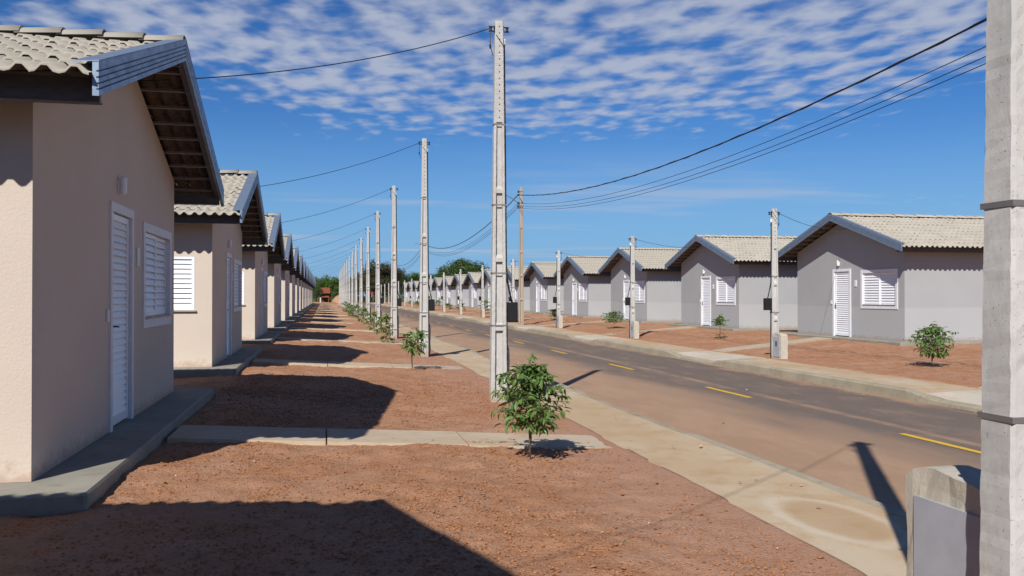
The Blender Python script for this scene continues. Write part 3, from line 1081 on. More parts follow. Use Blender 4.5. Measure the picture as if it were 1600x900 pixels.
build_house('L', -1, False, 'cream house outside the left picture edge, its roof shadow covers the foreground', 'row of cream houses on the left')
for k in range(NL):
    lab = ['large cream house at the left picture edge, nearest to the camera', 'cream house right behind the nearest one, its white side window in view'][k] if k < 2 else \
        ('%s cream house from the camera in the left row' % ORD[k] if k < NL - 1 else 'farthest cream house at the end of the left row')
    build_house('L', k, k < 2, lab, 'row of cream houses on the left')
for k in range(NR):
    lab = 'nearest grey house, partly hidden by the big pole at the right' if k == 0 else \
        ('%s grey house from the right in the row across the street' % ORD[k] if k < NR - 1 else 'farthest grey house at the end of the row across the street')
    build_house('R', k, k < 2, lab, 'row of grey houses across the street')


# ------------------------------------------------------------------ poles
def pole_body(H, wb, wtop, db, dtop, solid, nbay, nseg=1, jit=0.0):
    rj = random.Random(61)

    def sweep(mb, ring, z0, z1, caps):
        rows = [[(x + rj.uniform(-jit, jit), y + rj.uniform(-jit, jit), zz) for x, y, zz in ring(z)] for z in np.linspace(z0, z1, nseg + 1)]
        n = len(rows[0])
        fs = [(j * n + i, j * n + (i + 1) % n, (j + 1) * n + (i + 1) % n, (j + 1) * n + i) for j in range(nseg) for i in range(n)]
        if caps:
            fs += [tuple(range(n - 1, -1, -1)), tuple(range(nseg * n, nseg * n + n))]
        mb.add([p for r in rows for p in r], fs)

    def fn(mb):
        W = lambda z: (wb + (wtop - wb) * z / H) / 2
        D = lambda z: (db + (dtop - db) * z / H) / 2

        def seg(z0, z1, xa, xb, ya, yb):
            """fractions of the half widths"""
            r = lambda z: [(xa * W(z), ya * D(z), z), (xb * W(z), ya * D(z), z), (xb * W(z), yb * D(z), z), (xa * W(z), yb * D(z), z)]
            mb.hexa(r(z0), r(z1))
        zs = H - solid
        c = 0.012

        def octo(z0, z1):
            def ring(z):
                w, d = W(z), D(z)
                return [(-w + c, -d, z), (w - c, -d, z), (w, -d + c, z), (w, d - c, z), (w - c, d, z), (-w + c, d, z), (-w, d - c, z), (-w, -d + c, z)]
            sweep(mb, ring, z0, z1, True)
        octo(zs, H)
        octo(-0.6, 0.10)
        for a, b in ((-1, -0.50), (0.50, 1)):           # the two flanges, chamfered outer corners
            def ring(z, a=a, b=b):
                w, d = W(z), D(z)
                cc = c
                if a < 0:
                    return [(-w + cc, -d, z), (b * w - 0.006, -d, z), (b * w, -d + 0.02, z), (b * w, d - 0.02, z), (b * w - 0.006, d, z), (-w + cc, d, z), (-w, d - cc, z), (-w, -d + cc, z)]
                return [(a * w + 0.006, -d, z), (w - cc, -d, z), (w, -d + cc, z), (w, d - cc, z), (w - cc, d, z), (a * w + 0.006, d, z), (a * w, d - 0.02, z), (a * w, -d + 0.02, z)]
            sweep(mb, ring, 0.10, zs, False)
        seg(0.1, zs, -0.55, 0.55, -0.36, 0.36)
        for i in range(1, nbay):
            z = 0.1 + (zs - 0.1) * i / nbay
            def r(zz, y):
                return [(-0.55 * W(zz), -y * D(zz), zz), (0.55 * W(zz), -y * D(zz), zz), (0.55 * W(zz), y * D(zz), zz), (-0.55 * W(zz), y * D(zz), zz)]
            mb.hexa(r(z - 0.035, 0.93), r(z + 0.02, 0.93))
            mb.hexa(r(z + 0.0201, 0.92), r(z + 0.075, 0.40))
    return fn


def build_pole(kind, loc, rz, label, group, seed, detail=True):
    rg = random.Random(seed)
    left = kind == 'L'
    H = 5.70 if left else 3.74
    wb, wtop, db, dtop = (0.25, 0.122, 0.18, 0.10) if left else (0.20, 0.13, 0.145, 0.10)
    solid, nbay = (1.52, 4) if left else (1.0, 3)
    p = thing('concrete_pole', label, 'pole', loc, rz, group)
    p.rotation_euler = (rg.uniform(-.003, .003), rg.uniform(-.003, .003), rz)
    W = lambda z: (wb + (wtop - wb) * z / H) / 2
    D = lambda z: (db + (dtop - db) * z / H) / 2
    worn = left and seed < 2
    obj('shaft', cached(('shaft', kind, worn), M['pole'], pole_body(H, wb, wtop, db, dtop, solid, nbay, 110 if worn else 1, 0.0017 if worn else 0.0)), p)
    if detail:
        nh = 15 if left else 9
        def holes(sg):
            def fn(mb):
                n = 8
                mb.add([(0.0105 * math.cos(2 * math.pi * i / n), sg * 0.0012, 0.0105 * math.sin(2 * math.pi * i / n)) for i in range(n)], [tuple(range(n))])  # flat dark disc on the face, no real recess
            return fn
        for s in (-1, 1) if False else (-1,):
            hm = cached(('bolt_hole_disc', s), M['hole'], holes(s))
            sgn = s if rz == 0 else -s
            hm2 = cached(('bolt_hole_disc', sgn), M['hole'], holes(sgn))
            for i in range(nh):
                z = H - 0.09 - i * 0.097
                obj('bolt_hole_disc', hm2, p, (0, sgn * (D(z) + 0.0005), z))
    for z in ((1.16, 1.935, 2.95, 4.15) if left else (1.15, 2.05)):
        def strap(mb, z=z):
            w, d, t = W(z) + 0.001, D(z) + 0.001, 0.003
            o = [(-w - t, -d - t), (w + t, -d - t), (w + t, d + t), (-w - t, d + t)]
            i_ = [(-w, -d), (w, -d), (w, d), (-w, d)]
            for q in range(4):
                a, b = o[q], o[(q + 1) % 4]
                c_, d_ = i_[(q + 1) % 4], i_[q]
                mb.hexa([(*a, z - 0.011), (*b, z - 0.011), (*c_, z - 0.011), (*d_, z - 0.011)], [(*a, z + 0.011), (*b, z + 0.011), (*c_, z + 0.011), (*d_, z + 0.011)])
            mb.box(w, w + 0.022, -0.02, 0.01, z - 0.013, z + 0.013)
        obj('strap', cached(('strap', kind, z), M['strap'], strap), p)
    # conduit up the road side and the meter box it enters
    def conduit(mb):
        zt = H - 0.33
        pts = [(W(z) + 0.017, 0.01, z) for z in np.linspace(-0.05, 1.2, 4)] + [(W(z) + 0.017, 0.01, z) for z in np.linspace(1.52, zt, 8)]
        mb.tube([q for q in pts if q[2] < 1.3], 0.014, 6)
        b0 = [(W(1.5) + 0.10, 0.0, 1.50), (W(1.6) + 0.07, 0.0, 1.62), (W(1.85) + 0.022, 0.01, 1.88)]
        mb.tube(b0 + [q for q in pts if q[2] > 1.9], 0.014, 6)
    obj('conduit', cached(('conduit', kind), M['black'], conduit, True), p)
    obj('conduit_cap', cached(('conduit_cap', kind), M['white'], lambda mb: mb.tube([(W(H) + 0.02, 0.01, H - 0.34), (W(H) + 0.02, 0.01, H - 0.28), (W(H) + 0.035, 0.01, H - 0.26)], [0.02, 0.02, 0.012], 8)), p)
    x0 = W(1.3) + 0.012
    obj('meter_box', cached(('meter_box', kind), M['black'], lambda mb: mb.bbox(x0, x0 + 0.155, -0.105, 0.075, 1.205, 1.505, 0.012)
                                 .box(x0 + 0.02, x0 + 0.135, -0.113, -0.105, 1.23, 1.47)), p)
    # spool racks near the top
    for s in (-1, 1):
        z = H - 0.12
        w = W(z)
        def rack(mb, s=s, w=w, z=z):
            a = [(s * w, s * (w + 0.075)), (s * (w + 0.055), s * (w + 0.095))]
            mb.box(min(s * w, s * (w + 0.09)), max(s * w, s * (w + 0.09)), -0.02, 0.02, z + 0.03, z + 0.037)
            mb.box(min(s * w, s * (w + 0.09)), max(s * w, s * (w + 0.09)), -0.02, 0.02, z - 0.037, z - 0.03)
            mb.box(min(s * w, s * (w + 0.012)), max(s * w, s * (w + 0.012)), -0.022, 0.022, z - 0.045, z + 0.045)
            mb.tube([(s * (w + 0.062), 0, z - 0.029), (s * (w + 0.062), 0, z - 0.012), (s * (w + 0.062), 0, z + 0.012), (s * (w + 0.062), 0, z + 0.029)], [0.028, 0.018, 0.018, 0.028], 8)
        obj('insulator_rack', cached(('insulator_rack', kind, s), M['black'], rack), p)
    # loose drop lead under the rack on the house side
    def lead(mb):
        w = W(H - 0.1)
        mb.tube([(-w - 0.07, -0.02, H - 0.15), (-w - 0.075, -0.02, H - 0.30), (-w - 0.06, -0.02, H - 0.42), (-w - 0.03, -0.01, H - 0.52)], 0.006, 5)
        mb.tube([(-w - 0.075, -0.02, H - 0.36), (-w - 0.07, -0.02, H - 0.42)], 0.014, 6)
        mb.tube([(-w + 0.01, -D(H - .3) - 0.008, H - 0.22), (w * 0.7, -D(H - .3) - 0.010, H - 0.36), (w + 0.012, -D(H - .3) - 0.004, H - 0.42)], 0.006, 5)
    obj('drop_lead', cached(('drop_lead', kind), M['black'], lead), p)
    return p


def meter_block(loc, label, panel_sgn, group, scl=(1, 1, 1.07)):
    """cast concrete post for the water meter: rough slab with rounded top and a grey panel on the -x face"""
    b = thing('meter_block', label, 'meter block', loc, 0, group)
    b.scale = scl

    def body(mb):
        rg = random.Random(2)
        ny, nz = 12, 14
        L, T, Hh = 0.54, 0.20, 0.80

        def grid(x, flip):
            base = len(mb.v)
            vs = []
            for j in range(nz + 1):
                for i in range(ny + 1):
                    y = -L / 2 + L * i / ny
                    top = Hh - 0.05 * abs(2 * i / ny - 1) ** 6 - 0.012 * math.sin(5 * i / ny + 1)
                    z = -0.3 + (top + 0.3) * j / nz
                    rough = 0.007 if (i in (0, 1, ny, ny - 1) or j > nz - 3) else 0.0018
                    vs.append((x + rg.uniform(-rough, rough), y + (rg.uniform(-.005, .005) if 0 < i < ny else 0), z + rg.uniform(-.004, .004) * (j == nz)))
            fs = []
            for j in range(nz):
                for i in range(ny):
                    a = j * (ny + 1) + i
                    q = (a, a + 1, a + ny + 2, a + ny + 1)
                    fs.append(q if flip else q[::-1])
            mb.add(vs, fs)
            return base
        a = grid(-T / 2, False)
        c = grid(T / 2, True)
        top = nz * (ny + 1)
        fs = [(a + top + i, a + top + i + 1, c + top + i + 1, c + top + i) for i in range(ny)]
        for j in range(nz):
            p_, q_ = j * (ny + 1), (j + 1) * (ny + 1)
            fs.append((a + p_, a + q_, c + q_, c + p_))
            fs.append((a + p_ + ny, c + p_ + ny, c + q_ + ny, a + q_ + ny))
        mb.f += fs
    obj('body', cached('meter_block_body', M['block'], body), b)
    obj('panel', cached('meter_panel', M['panel'], lambda mb: mb.box(-0.113, -0.09, -0.205, 0.205, 0.08, 0.685)), b)
    obj('meter_window', cached('meter_window', M['glass'], lambda mb: mb.box(-0.117, -0.1131, -0.05, 0.07, 0.40, 0.56)), b) if panel_sgn else None
    return b


NLP = 16
for k in range(NLP):
    y = LPY0 + LPSP * k
    xo_ = -0.03 if k == 0 else 0.0
    lab = ['big concrete pole cropped by the right picture edge, beside the grey meter block', 'tallest concrete pole in view, behind the leafy sapling'][k] if k < 2 else \
        ('%s concrete pole to the left of the tallest one in the left row' % ORD[k - 2] if k < NLP - 1 else 'farthest concrete pole of the left row')
    build_pole('L', (LPX + xo_, y, float(ground_base(LPX))), 0, lab, 'tall poles along the left sidewalk', k, k < 5)
    if k < 8:
        meter_block((LPX + 0.10, y + 0.42, float(ground_base(LPX)) + 0.0),
                    'rough concrete meter block with grey panel at the lower right corner' if k == 0 else
                    ('dark meter block behind the foot of the tallest pole' if k == 1 else 'meter block behind the %s pole left of the tallest one' % ORD[k - 2]), 0, 'meter blocks of the left row')
NRP = 16
for k in range(NRP):
    y = RPY0 + RPSP * k
    lab = 'short concrete pole with meter block before the nearest grey house' if k == 0 else \
        ('%s short concrete pole from the right across the street' % ORD[k] if k < NRP - 1 else 'farthest short concrete pole across the street')
    build_pole('R', (RPX, y, 0.0), math.pi, lab, 'short poles across the street', 40 + k, k < 2)
    if k < 9:
        meter_block((RPX - 0.02, y - 0.30, 0.0), 'pale meter block at the %s short pole from the right across the street' % ORD[k] if k else
                    'pale meter block with small window before the nearest grey house', 1, 'meter blocks across the street', (0.9, 0.75, 0.80))


# utility poles with street lamps
def utility_pole(y, label):
    p = thing('utility_pole', label, 'pole', (10.25, y, 0.0), 0, 'tall utility poles across the street')
    H = 7.35
    obj('shaft', cached('utility_shaft', M['oldpole'], pole_body(H, 0.27, 0.15, 0.2, 0.12, 2.2, 4)), p)

    def arm(mb):
        pts = []
        for i in range(9):
            t = i / 8
            pts.append((-0.09 - 1.10 * t, 0, 6.45 + 0.50 * math.sin(t * 1.65)))
        mb.tube(pts, 0.024, 8)
        mb.box(-0.10, 0.10, -0.08, 0.08, 6.50, 6.54)
    obj('lamp_arm', cached('lamp_arm', M['strap'], arm, True), p)

    def ins(mb, z, x):
        mb.box(-0.12, 0.10, -0.07, 0.07, z - 0.012, z + 0.012)
        mb.tube([(x, 0, z - 0.05), (x, 0, z - 0.02), (x, 0, z + 0.02), (x, 0, z + 0.05)], [0.05, 0.032, 0.032, 0.05], 8)
    for z, x in ((7.1, -0.16), (6.93, -0.16), (6.50, -0.17), (6.36, -0.17), (6.25, -0.17)):
        obj('insulator', cached(('utility_insulator', z), M['black'], lambda mb: ins(mb, z, x)), p)
    obj('strap', cached('utility_strap', M['strap'], lambda mb: mb.box(-0.105, 0.105, -0.085, 0.085, 6.33, 6.37)), p)
    return p


UY = [0.6, 45.6, 90.6, 135.6]
utility_pole(UY[1], 'tall brownish utility pole with lamp arm among the short poles across the street')
utility_pole(UY[2], 'far utility pole with lamp arm behind the second tall left pole')
utility_pole(UY[3], 'farthest utility pole with lamp arm rising over the grey roofs')
utility_pole(UY[0], 'utility pole outside the right picture edge that carries the power lines')


def wire(name, pts, r, label, group=None, n=5, mat='black'):
    mb = MB()
    mb.tube(pts, r, n)
    return tag(obj(name, mb.mesh(name, M[mat], True)), label, 'wire', group)


def sagline(a, b, sag, n=24):
    a, b = Vector(a), Vector(b)
    return [a.lerp(b, i / n) - Vector((0, 0, 4 * sag * (i / n) * (1 - i / n))) for i in range(n + 1)]


WNAMES = ['thick twisted top', 'thin second', 'thin third', 'thin lowest']
for s in range(3):
    for i, (z, r, sg) in enumerate(((6.93, 0.019, 1.42), (6.50, 0.008, 1.40), (6.36, 0.008, 1.42), (6.25, 0.008, 1.42))):
        x = 10.25 - 0.17
        pts = sagline((x, UY[s], z), (x, UY[s + 1], z), sg, 40)
        lab = '%s power line %s' % (WNAMES[i], ['running from the brown utility pole to the upper right', 'sagging between the first and second utility poles', 'between the second and farthest utility poles'][s])
        wire('power_line', pts, r * (1 if s == 0 else 1.3), lab, 'power lines between the utility poles', 5)
        if i == 0:      # the strand twisted round its carrier
            tw = []
            for j in range(len(pts) * 3):
                t = j / (len(pts) * 3 - 1)
                q = sagline((x, UY[s], z), (x, UY[s + 1], z), sg, len(pts) * 3 - 1)[j]
                tw.append(q + Vector((0.02 * math.cos(j * 1.1), 0, 0.02 * math.sin(j * 1.1))))
            mb = MB()
            mb.tube(tw, 0.010, 4)
            o = obj('strand', mb.mesh('strand', M['black'], True), [q for q in bpy.data.objects if q.name.startswith('power_line')][-1] if False else None)
            par = max((q for q in col.objects if q.name.startswith('power_line')), key=lambda q: q.name)
            o.parent = par

for k in range(NLP - 1):
    y = LPY0 + LPSP * k
    hy = LY0 + LSP * (k - 1)
    z = float(ground_base(LPX)) + 5.58
    a = (LPX - 0.13, y, z)
    b = (LX + 0.02, hy + 0.45, PAD_L + 3.62)
    wire('service_wire', sagline(a, b, 0.16, 20), 0.0062,
         'black wire from %s to %s' % (['the cropped right pole', 'the tallest pole'][k] if k < 2 else 'the %s pole past the tallest' % ORD[k - 2],
                                               'the house outside the left edge' if k == 0 else ('the nearest cream house' if k == 1 else 'the %s cream house' % ORD[k - 1])),
         'service wires of the left row', 4)
for k in range(10):
    y = RPY0 + RPSP * k
    hy = RY0 + RSP * k
    a = (RPX + 0.14, y, 3.62)
    b = (RX - 0.02, hy - 0.1, PAD_R + 3.50)
    wire('service_wire', sagline(a, b, 0.16, 20), 0.0062,
         'thin service wire from the %s short pole across the street' % ('nearest' if k == 0 else ORD[k]), 'service wires of the right row', 4)


# ------------------------------------------------------------------ plants
def leaf_geo(L, W, droop=0.25):
    vs = [(0, 0, 0), (L * 0.3, W * 0.42, 0.12 * W), (L * 0.3, 0, -0.03 * L), (L * 0.3, -W * 0.42, 0.12 * W),
          (L * 0.68, W * 0.40, 0.08 * W - droop * L * 0.3), (L * 0.68, 0, -droop * L * 0.35), (L * 0.68, -W * 0.40, 0.08 * W - droop * L * 0.3), (L, 0, -droop * L)]
    fs = [(0, 2, 1), (0, 3, 2), (1, 2, 5, 4), (2, 3, 6, 5), (4, 5, 7), (5, 6, 7)]
    return vs, fs


def build_sapling(loc, label, seed, H=1.0, rad=0.37, nleaf=230, L=0.105, W=0.044, stem0=0.30, parts=False, base_tuft=0, name='sapling', mat='leaf', lean=0.0, skirt=0.0):
    rg = random.Random(seed)
    t = thing(name, label, 'sapling', loc, 0, 'young street trees')
    st, st2 = MB(), MB()
    stem = [Vector((lean * (z / H) ** 1.5 + 0.012 * math.sin(z * 9 + seed), 0.012 * math.cos(z * 7 + seed), z)) for z in np.linspace(-0.05, H * 0.9, 9)]
    st.tube(stem, [0.013 * (1 - 0.075 * i) * (H ** 0.5) + 0.002 for i in range(9)], 6)
    if not parts or True:       # a second thinner stem beside it
        st2.tube([Vector((0.012, 0.0, -0.03)), Vector((-0.015 + 0.02 * rg.random(), 0.01, stem0 * 0.8 * H)), Vector((0.05, -0.02, stem0 * 1.5 * H))], [0.008, 0.007, 0.004], 5)
    nb = max(9, int(nleaf / 13))
    segs = []
    for i in range(nb):
        f = (i + 0.5) / nb
        z = H * (stem0 + (0.90 - stem0) * f)
        ang = i * 2.39996 + rg.uniform(-.4, .4)
        prof = (math.sin(math.pi * min(1, 0.22 + 0.76 * f)) ** 0.8) * (1.0 - 0.15 * f)
        ln = rad * prof * rg.uniform(0.62, 1.08)
        zz = min(z * 0.93, H * 0.89)
        q_ = (zz + 0.05) / (H * 0.9 + 0.05) * 8
        a = stem[int(q_)].lerp(stem[min(8, int(q_) + 1)], q_ - int(q_))
        up = (0.22 + 0.85 * f) * rg.uniform(0.5, 1.2) - skirt
        b = a + Vector((math.cos(ang) * ln * 0.6, math.sin(ang) * ln * 0.6, up * ln * 0.6))
        d = b + Vector((math.cos(ang) * ln * 0.45, math.sin(ang) * ln * 0.45, up * ln * 0.1 - 0.03))
        st.tube([a, b, d], [0.005, 0.0035, 0.0015], 4)
        segs.append((a, b, d, ang))
    top = stem[-1]
    segs.append((stem[-2], top, top + Vector((0.01, 0, H * 0.08)), 0.3))
    obj('trunk', st.mesh('trunk', M['bark'], True), t)
    obj('side_stem', st2.mesh('side_stem', M['bark'], True), t)
    variants = [leaf_geo(L * s, W * s, dr) for s, dr in ((1, .3), (1.15, .15), (0.8, .4), (0.95, .55))]
    lm = []
    if parts:
        for i, (vs, fs) in enumerate(variants):
            mb = MB()
            mb.add(vs, fs)
            lm.append(mb.mesh('leaf', M[mat], True))
    crown = MB()
    count = 0
    def put(p, q_ang, pitch_, roll):
        nonlocal count
        e = Euler((roll, pitch_, q_ang), 'XYZ')
        v = rg.randrange(4)
        if parts and count < 296:
            obj('leaf', lm[v], t, p, e)
        else:
            mt = Matrix.Translation(p) @ e.to_matrix().to_4x4()
            crown.add([mt @ Vector(x) for x in variants[v][0]], variants[v][1])
        count += 1
    per = nleaf // len(segs) + 1
    todo = [(sg, j) for sg in segs for j in range(per)]
    rg.shuffle(todo)
    for (a, b, d, ang), j in todo:
        if True:
            u = 0.18 + 0.82 * (j + rg.random()) / per
            p = a.lerp(b, min(1, u * 1.6)) if u < 0.62 else b.lerp(d, (u - 0.62) / 0.38)
            side = 1 if j % 2 else -1
            put(p + Vector((rg.uniform(-.012, .012), rg.uniform(-.012, .012), rg.uniform(-.012, .012))), ang + side * rg.uniform(0.2, 1.7), rg.uniform(-0.6, 1.1), rg.uniform(-.9, .9))
    for j in range(base_tuft):
        an = rg.uniform(0, 6.28)
        put(Vector((0.02 * math.cos(an), 0.02 * math.sin(an), rg.uniform(0.05, 0.22))) + Vector((math.cos(an), math.sin(an), 0)) * rg.uniform(0.02, 0.13), an + rg.uniform(-1, 1), rg.uniform(-.3, .8), rg.uniform(-.6, .6))
    if crown.v and parts:
        obj('foliage', crown.mesh('foliage', M[mat], True), t, kind='stuff')
    elif not parts:
        obj('crown', crown.mesh('crown', M[mat], True), t)
    return t


gz = lambda x, y: float(ground_z(np.array([x]), np.array([y]))[0])


def sap(x, y, label, seed, **kw):
    return build_sapling((x, y, gz(x, y)), label, seed, **kw)


sap(1.93, 8.22, 'bushy sapling with drooping green leaves beside the concrete path in front', 6, H=1.06, rad=0.40, nleaf=1000, parts=True, stem0=0.29, L=0.088, W=0.036)
sap(1.80, 18.5, 'small light green sapling before the second tall left pole', 8, H=0.90, rad=0.42, nleaf=190, L=0.14, W=0.05, stem0=0.42, lean=0.12)
sap(1.98, 29.2, 'leggy green sapling before the third tall left pole', 12, H=1.05, rad=0.42, nleaf=210, L=0.12, W=0.055, stem0=0.12, base_tuft=20)
sap(2.1, 38.4, 'dense green sapling before the fourth tall left pole', 15, H=0.95, rad=0.55, nleaf=170, L=0.13, W=0.06, stem0=0.08, base_tuft=10)
for i, (y, s) in enumerate(((48.6, 0.95), (58.4, 1.05), (68.7, 0.9), (78.3, 1.0), (89.0, 1.1))):
    sap(2.1 - 0.05 * (i % 3), y, '%s leafy bush-like sapling along the far left sidewalk' % ORD[i], 20 + i, H=s, rad=0.65, nleaf=170, L=0.15, W=0.075, stem0=0.06)
sap(12.66, 16.4, 'round bushy sapling on the earth before the nearest grey house', 31, H=0.98, rad=0.52, nleaf=760, L=0.10, W=0.042, stem0=0.26)
sap(13.3, 28.0, 'slim sapling with small round head and a leafy tuft at its foot', 37, H=0.88, rad=0.26, nleaf=220, L=0.10, W=0.045, stem0=0.60, base_tuft=26)
sap(13.0, 38.5, 'full round sapling before the third grey house', 41, H=0.84, rad=0.58, nleaf=520, L=0.10, W=0.048, stem0=0.34)
sap(13.8, 52.0, 'low round sapling left of the third short pole', 43, H=0.66, rad=0.55, nleaf=420, L=0.12, W=0.05, stem0=0.22)
for i, y in enumerate((63, 74, 84, 95, 106, 117, 128, 140)):
    sap(13.2 + 0.3 * math.sin(i * 2.1), y, '%s small sapling in the far front yards of the grey houses' % ORD[i], 50 + i, H=0.9 + 0.25 * math.sin(i * 1.7), rad=0.6, nleaf=170, L=0.17, W=0.08, stem0=0.2)


# distant trees: trunk, limbs and a crown of many leaf clumps
def tree_data(seed, H, Rr, mat, n=2600, lobes=11, size=0.34):
    rg = random.Random(seed)
    tr = MB()
    tr.tube([(0, 0, -0.4), (0.1, 0.05, H * 0.2), (0.0, 0.1, H * 0.45)], [0.030 * H, 0.024 * H, 0.015 * H], 8)
    cr = MB()
    cs = []
    for i in range(lobes):
        a = i * 2.4 + rg.uniform(-.5, .5)
        f = (i + .5) / lobes
        rr = Rr * (0.25 + 0.55 * rg.random()) * (1.1 - 0.6 * f)
        c = Vector((math.cos(a) * rr, math.sin(a) * rr, H * (0.30 + 0.58 * f) + rg.uniform(-.05, .05) * H))
        r = Rr * rg.uniform(0.30, 0.50) * (1.1 - 0.35 * f)
        cs.append((c, r))
        tr.tube([(0, 0.05, H * 0.3), (c.x * 0.5, c.y * 0.5, H * 0.35 + 0.3 * (c.z - H * .3)), tuple(c)], [0.012 * H, 0.008 * H, 0.002 * H], 5)
    per = n // lobes
    for c, r in cs:
        for j in range(per):
            d = Vector((rg.gauss(0, 1), rg.gauss(0, 1), rg.gauss(0, 1))).normalized()
            p = c + Vector((d.x, d.y, d.z * 0.8)) * r * (rg.random() ** 0.4) * rg.uniform(0.8, 1.18)
            s = size * rg.uniform(0.6, 1.3)
            nrm = (d + Vector((rg.uniform(-.7, .7), rg.uniform(-.7, .7), rg.uniform(-.2, .9)))).normalized()
            u = nrm.orthogonal().normalized()
            v = nrm.cross(u)
            an = rg.uniform(0, 6.28)
            u, v = u * math.cos(an) + v * math.sin(an), v * math.cos(an) - u * math.sin(an)
            cr.add([p + u * s * 0.6, p + v * s * 0.28 + nrm * 0.05, p - u * s * 0.5, p - v * s * 0.28 + nrm * 0.05], [(0, 1, 2, 3)])
    return tr.mesh('trunk', M['bark'], True), cr.mesh('crown', M[mat])


TD = {'dark': [tree_data(1, 7.5, 3.4, 'leaf3'), tree_data(2, 8.2, 3.8, 'leaf3')],
      'green': [tree_data(3, 7.5, 4.0, 'leaf2'), tree_data(4, 8.0, 4.4, 'leaf2', 3000, 13)],
      'bright': [tree_data(5, 6.0, 3.2, 'leaf4'), tree_data(6, 6.5, 3.6, 'leaf4')]}
TN = {'dark': 'dry_tree', 'green': 'green_tree', 'bright': 'bright_green_tree'}


def tree(kind, x, y, s, label, group, i=0, sz=1.0):
    t = thing(TN[kind], label, 'tree', (x, y, 0.1), random.uniform(0, 6.28), group)
    t.scale = (s, s, s * sz)
    a, b = TD[kind][i % 2]
    obj('trunk', a, t)
    obj('crown', b, t)


# px -> ground position at a chosen distance, for the far backdrop only
def at(pxx, y):
    a = yaw + math.atan2(pxx - 800, F)
    return y * math.tan(a)


spec = [('bright', 494, 213, 0.80), ('bright', 503, 222, 0.98), ('bright', 513, 226, 1.05), ('bright', 522, 218, 0.92), ('green', 498, 206, 0.50),
        ('green', 531, 232, 0.74), ('green', 543, 228, 0.78), ('green', 553, 224, 0.82), ('green', 487, 210, 0.62), ('bright', 524, 204, 0.42)]
for i, (kd, q, y, s) in enumerate(sorted(spec, key=lambda t_: t_[1])):
    tree(kd, at(q, y), y, s, '%s tree from the left in the bright green wood at the street end' % ORD[i], 'trees at the end of the street', i)
spec = [('dark', 566, 206, 0.88), ('dark', 576, 211, 1.02), ('dark', 586, 205, 1.08), ('dark', 596, 208, 1.04), ('dark', 606, 206, 0.98), ('dark', 616, 212, 0.92), ('dark', 572, 200, 0.62), ('dark', 590, 199, 0.66), ('dark', 610, 199, 0.68), ('dark', 600, 201, 0.5)]
for i, (kd, q, y, s) in enumerate(sorted(spec, key=lambda t_: t_[1])):
    tree(kd, at(q, y), y, s * 1.14, '%s tree from the left in the dark brownish clump behind the left poles' % ORD[i], 'dark trees at the street corner', i)
spec = [('green', 622, 222, 0.95), ('bright', 638, 232, 1.02), ('green', 648, 230, 0.90), ('bright', 657, 236, 1.08), ('green', 668, 230, 0.88), ('bright', 679, 225, 1.02), ('green', 690, 214, 0.94), ('green', 700, 204, 1.0)]
for i, (kd, q, y, s) in enumerate(sorted(spec, key=lambda t_: t_[1])):
    tree(kd, at(q, y), y, s * 1.12, '%s tree from the left in the low green line behind the far grey houses' % ORD[i], 'trees behind the grey houses', i)
spec = [('green', 708, 168, 1.00), ('green', 718, 160, 1.14), ('green', 727, 156, 1.16), ('green', 737, 158, 1.06), ('green', 748, 154, 0.95), ('dark', 757, 150, 0.88), ('bright', 767, 148, 0.95), ('green', 777, 150, 0.86), ('dark', 745, 165, 0.98), ('green', 800, 150, 0.80), ('green', 830, 150, 0.76)]
for i, (kd, q, y, s) in enumerate(sorted(spec, key=lambda t_: t_[1])):
    y += 30
    tree(kd, max(at(q, y), 27.5), y, s * 1.10, '%s tree from the left in the high green group above the grey roofs' % ORD[i], 'trees behind the grey houses', i)


# red house, earth bank and stop sign at the end of the street
def red_house():
    x, y = at(508, 206), 206.0
    h = thing('red_house', 'small red brick house with red roof at the end of the street', 'house', (x, y, 0.1))
    h.scale = (0.66, 0.8, 0.98)
    obj('wall', cached('red_wall', M['brick'], lambda mb: mb.box(-2.0, 2.0, 0.9, 6.0, -0.2, 2.1)), h)

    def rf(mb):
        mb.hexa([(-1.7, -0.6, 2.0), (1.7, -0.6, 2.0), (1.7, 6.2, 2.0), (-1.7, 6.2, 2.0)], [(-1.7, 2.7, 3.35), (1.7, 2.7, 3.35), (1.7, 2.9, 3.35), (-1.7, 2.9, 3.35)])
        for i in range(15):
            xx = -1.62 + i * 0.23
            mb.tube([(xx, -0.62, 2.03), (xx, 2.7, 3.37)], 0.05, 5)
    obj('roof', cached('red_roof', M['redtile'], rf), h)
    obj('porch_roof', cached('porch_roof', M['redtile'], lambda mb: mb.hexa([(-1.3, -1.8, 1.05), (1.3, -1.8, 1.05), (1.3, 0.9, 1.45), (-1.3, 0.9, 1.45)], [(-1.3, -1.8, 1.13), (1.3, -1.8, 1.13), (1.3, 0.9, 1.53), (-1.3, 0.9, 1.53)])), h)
    for s in (-1.2, 1.2):
        obj('porch_post', cached('porch_post', M['brick'], lambda mb: mb.box(-0.1, 0.1, -0.1, 0.1, -0.2, 1.1)), h, (s, -1.6, 0))
    obj('door', cached('red_door', M['darksteel'], lambda mb: mb.box(-0.5, 0.5, 0.86, 0.9, 0, 1.0)), h)
    obj('window', cached('red_window', M['darksteel'], lambda mb: mb.box(-1.0, 1.0, 0.86, 0.9, 1.6, 1.98)), h)


red_house()


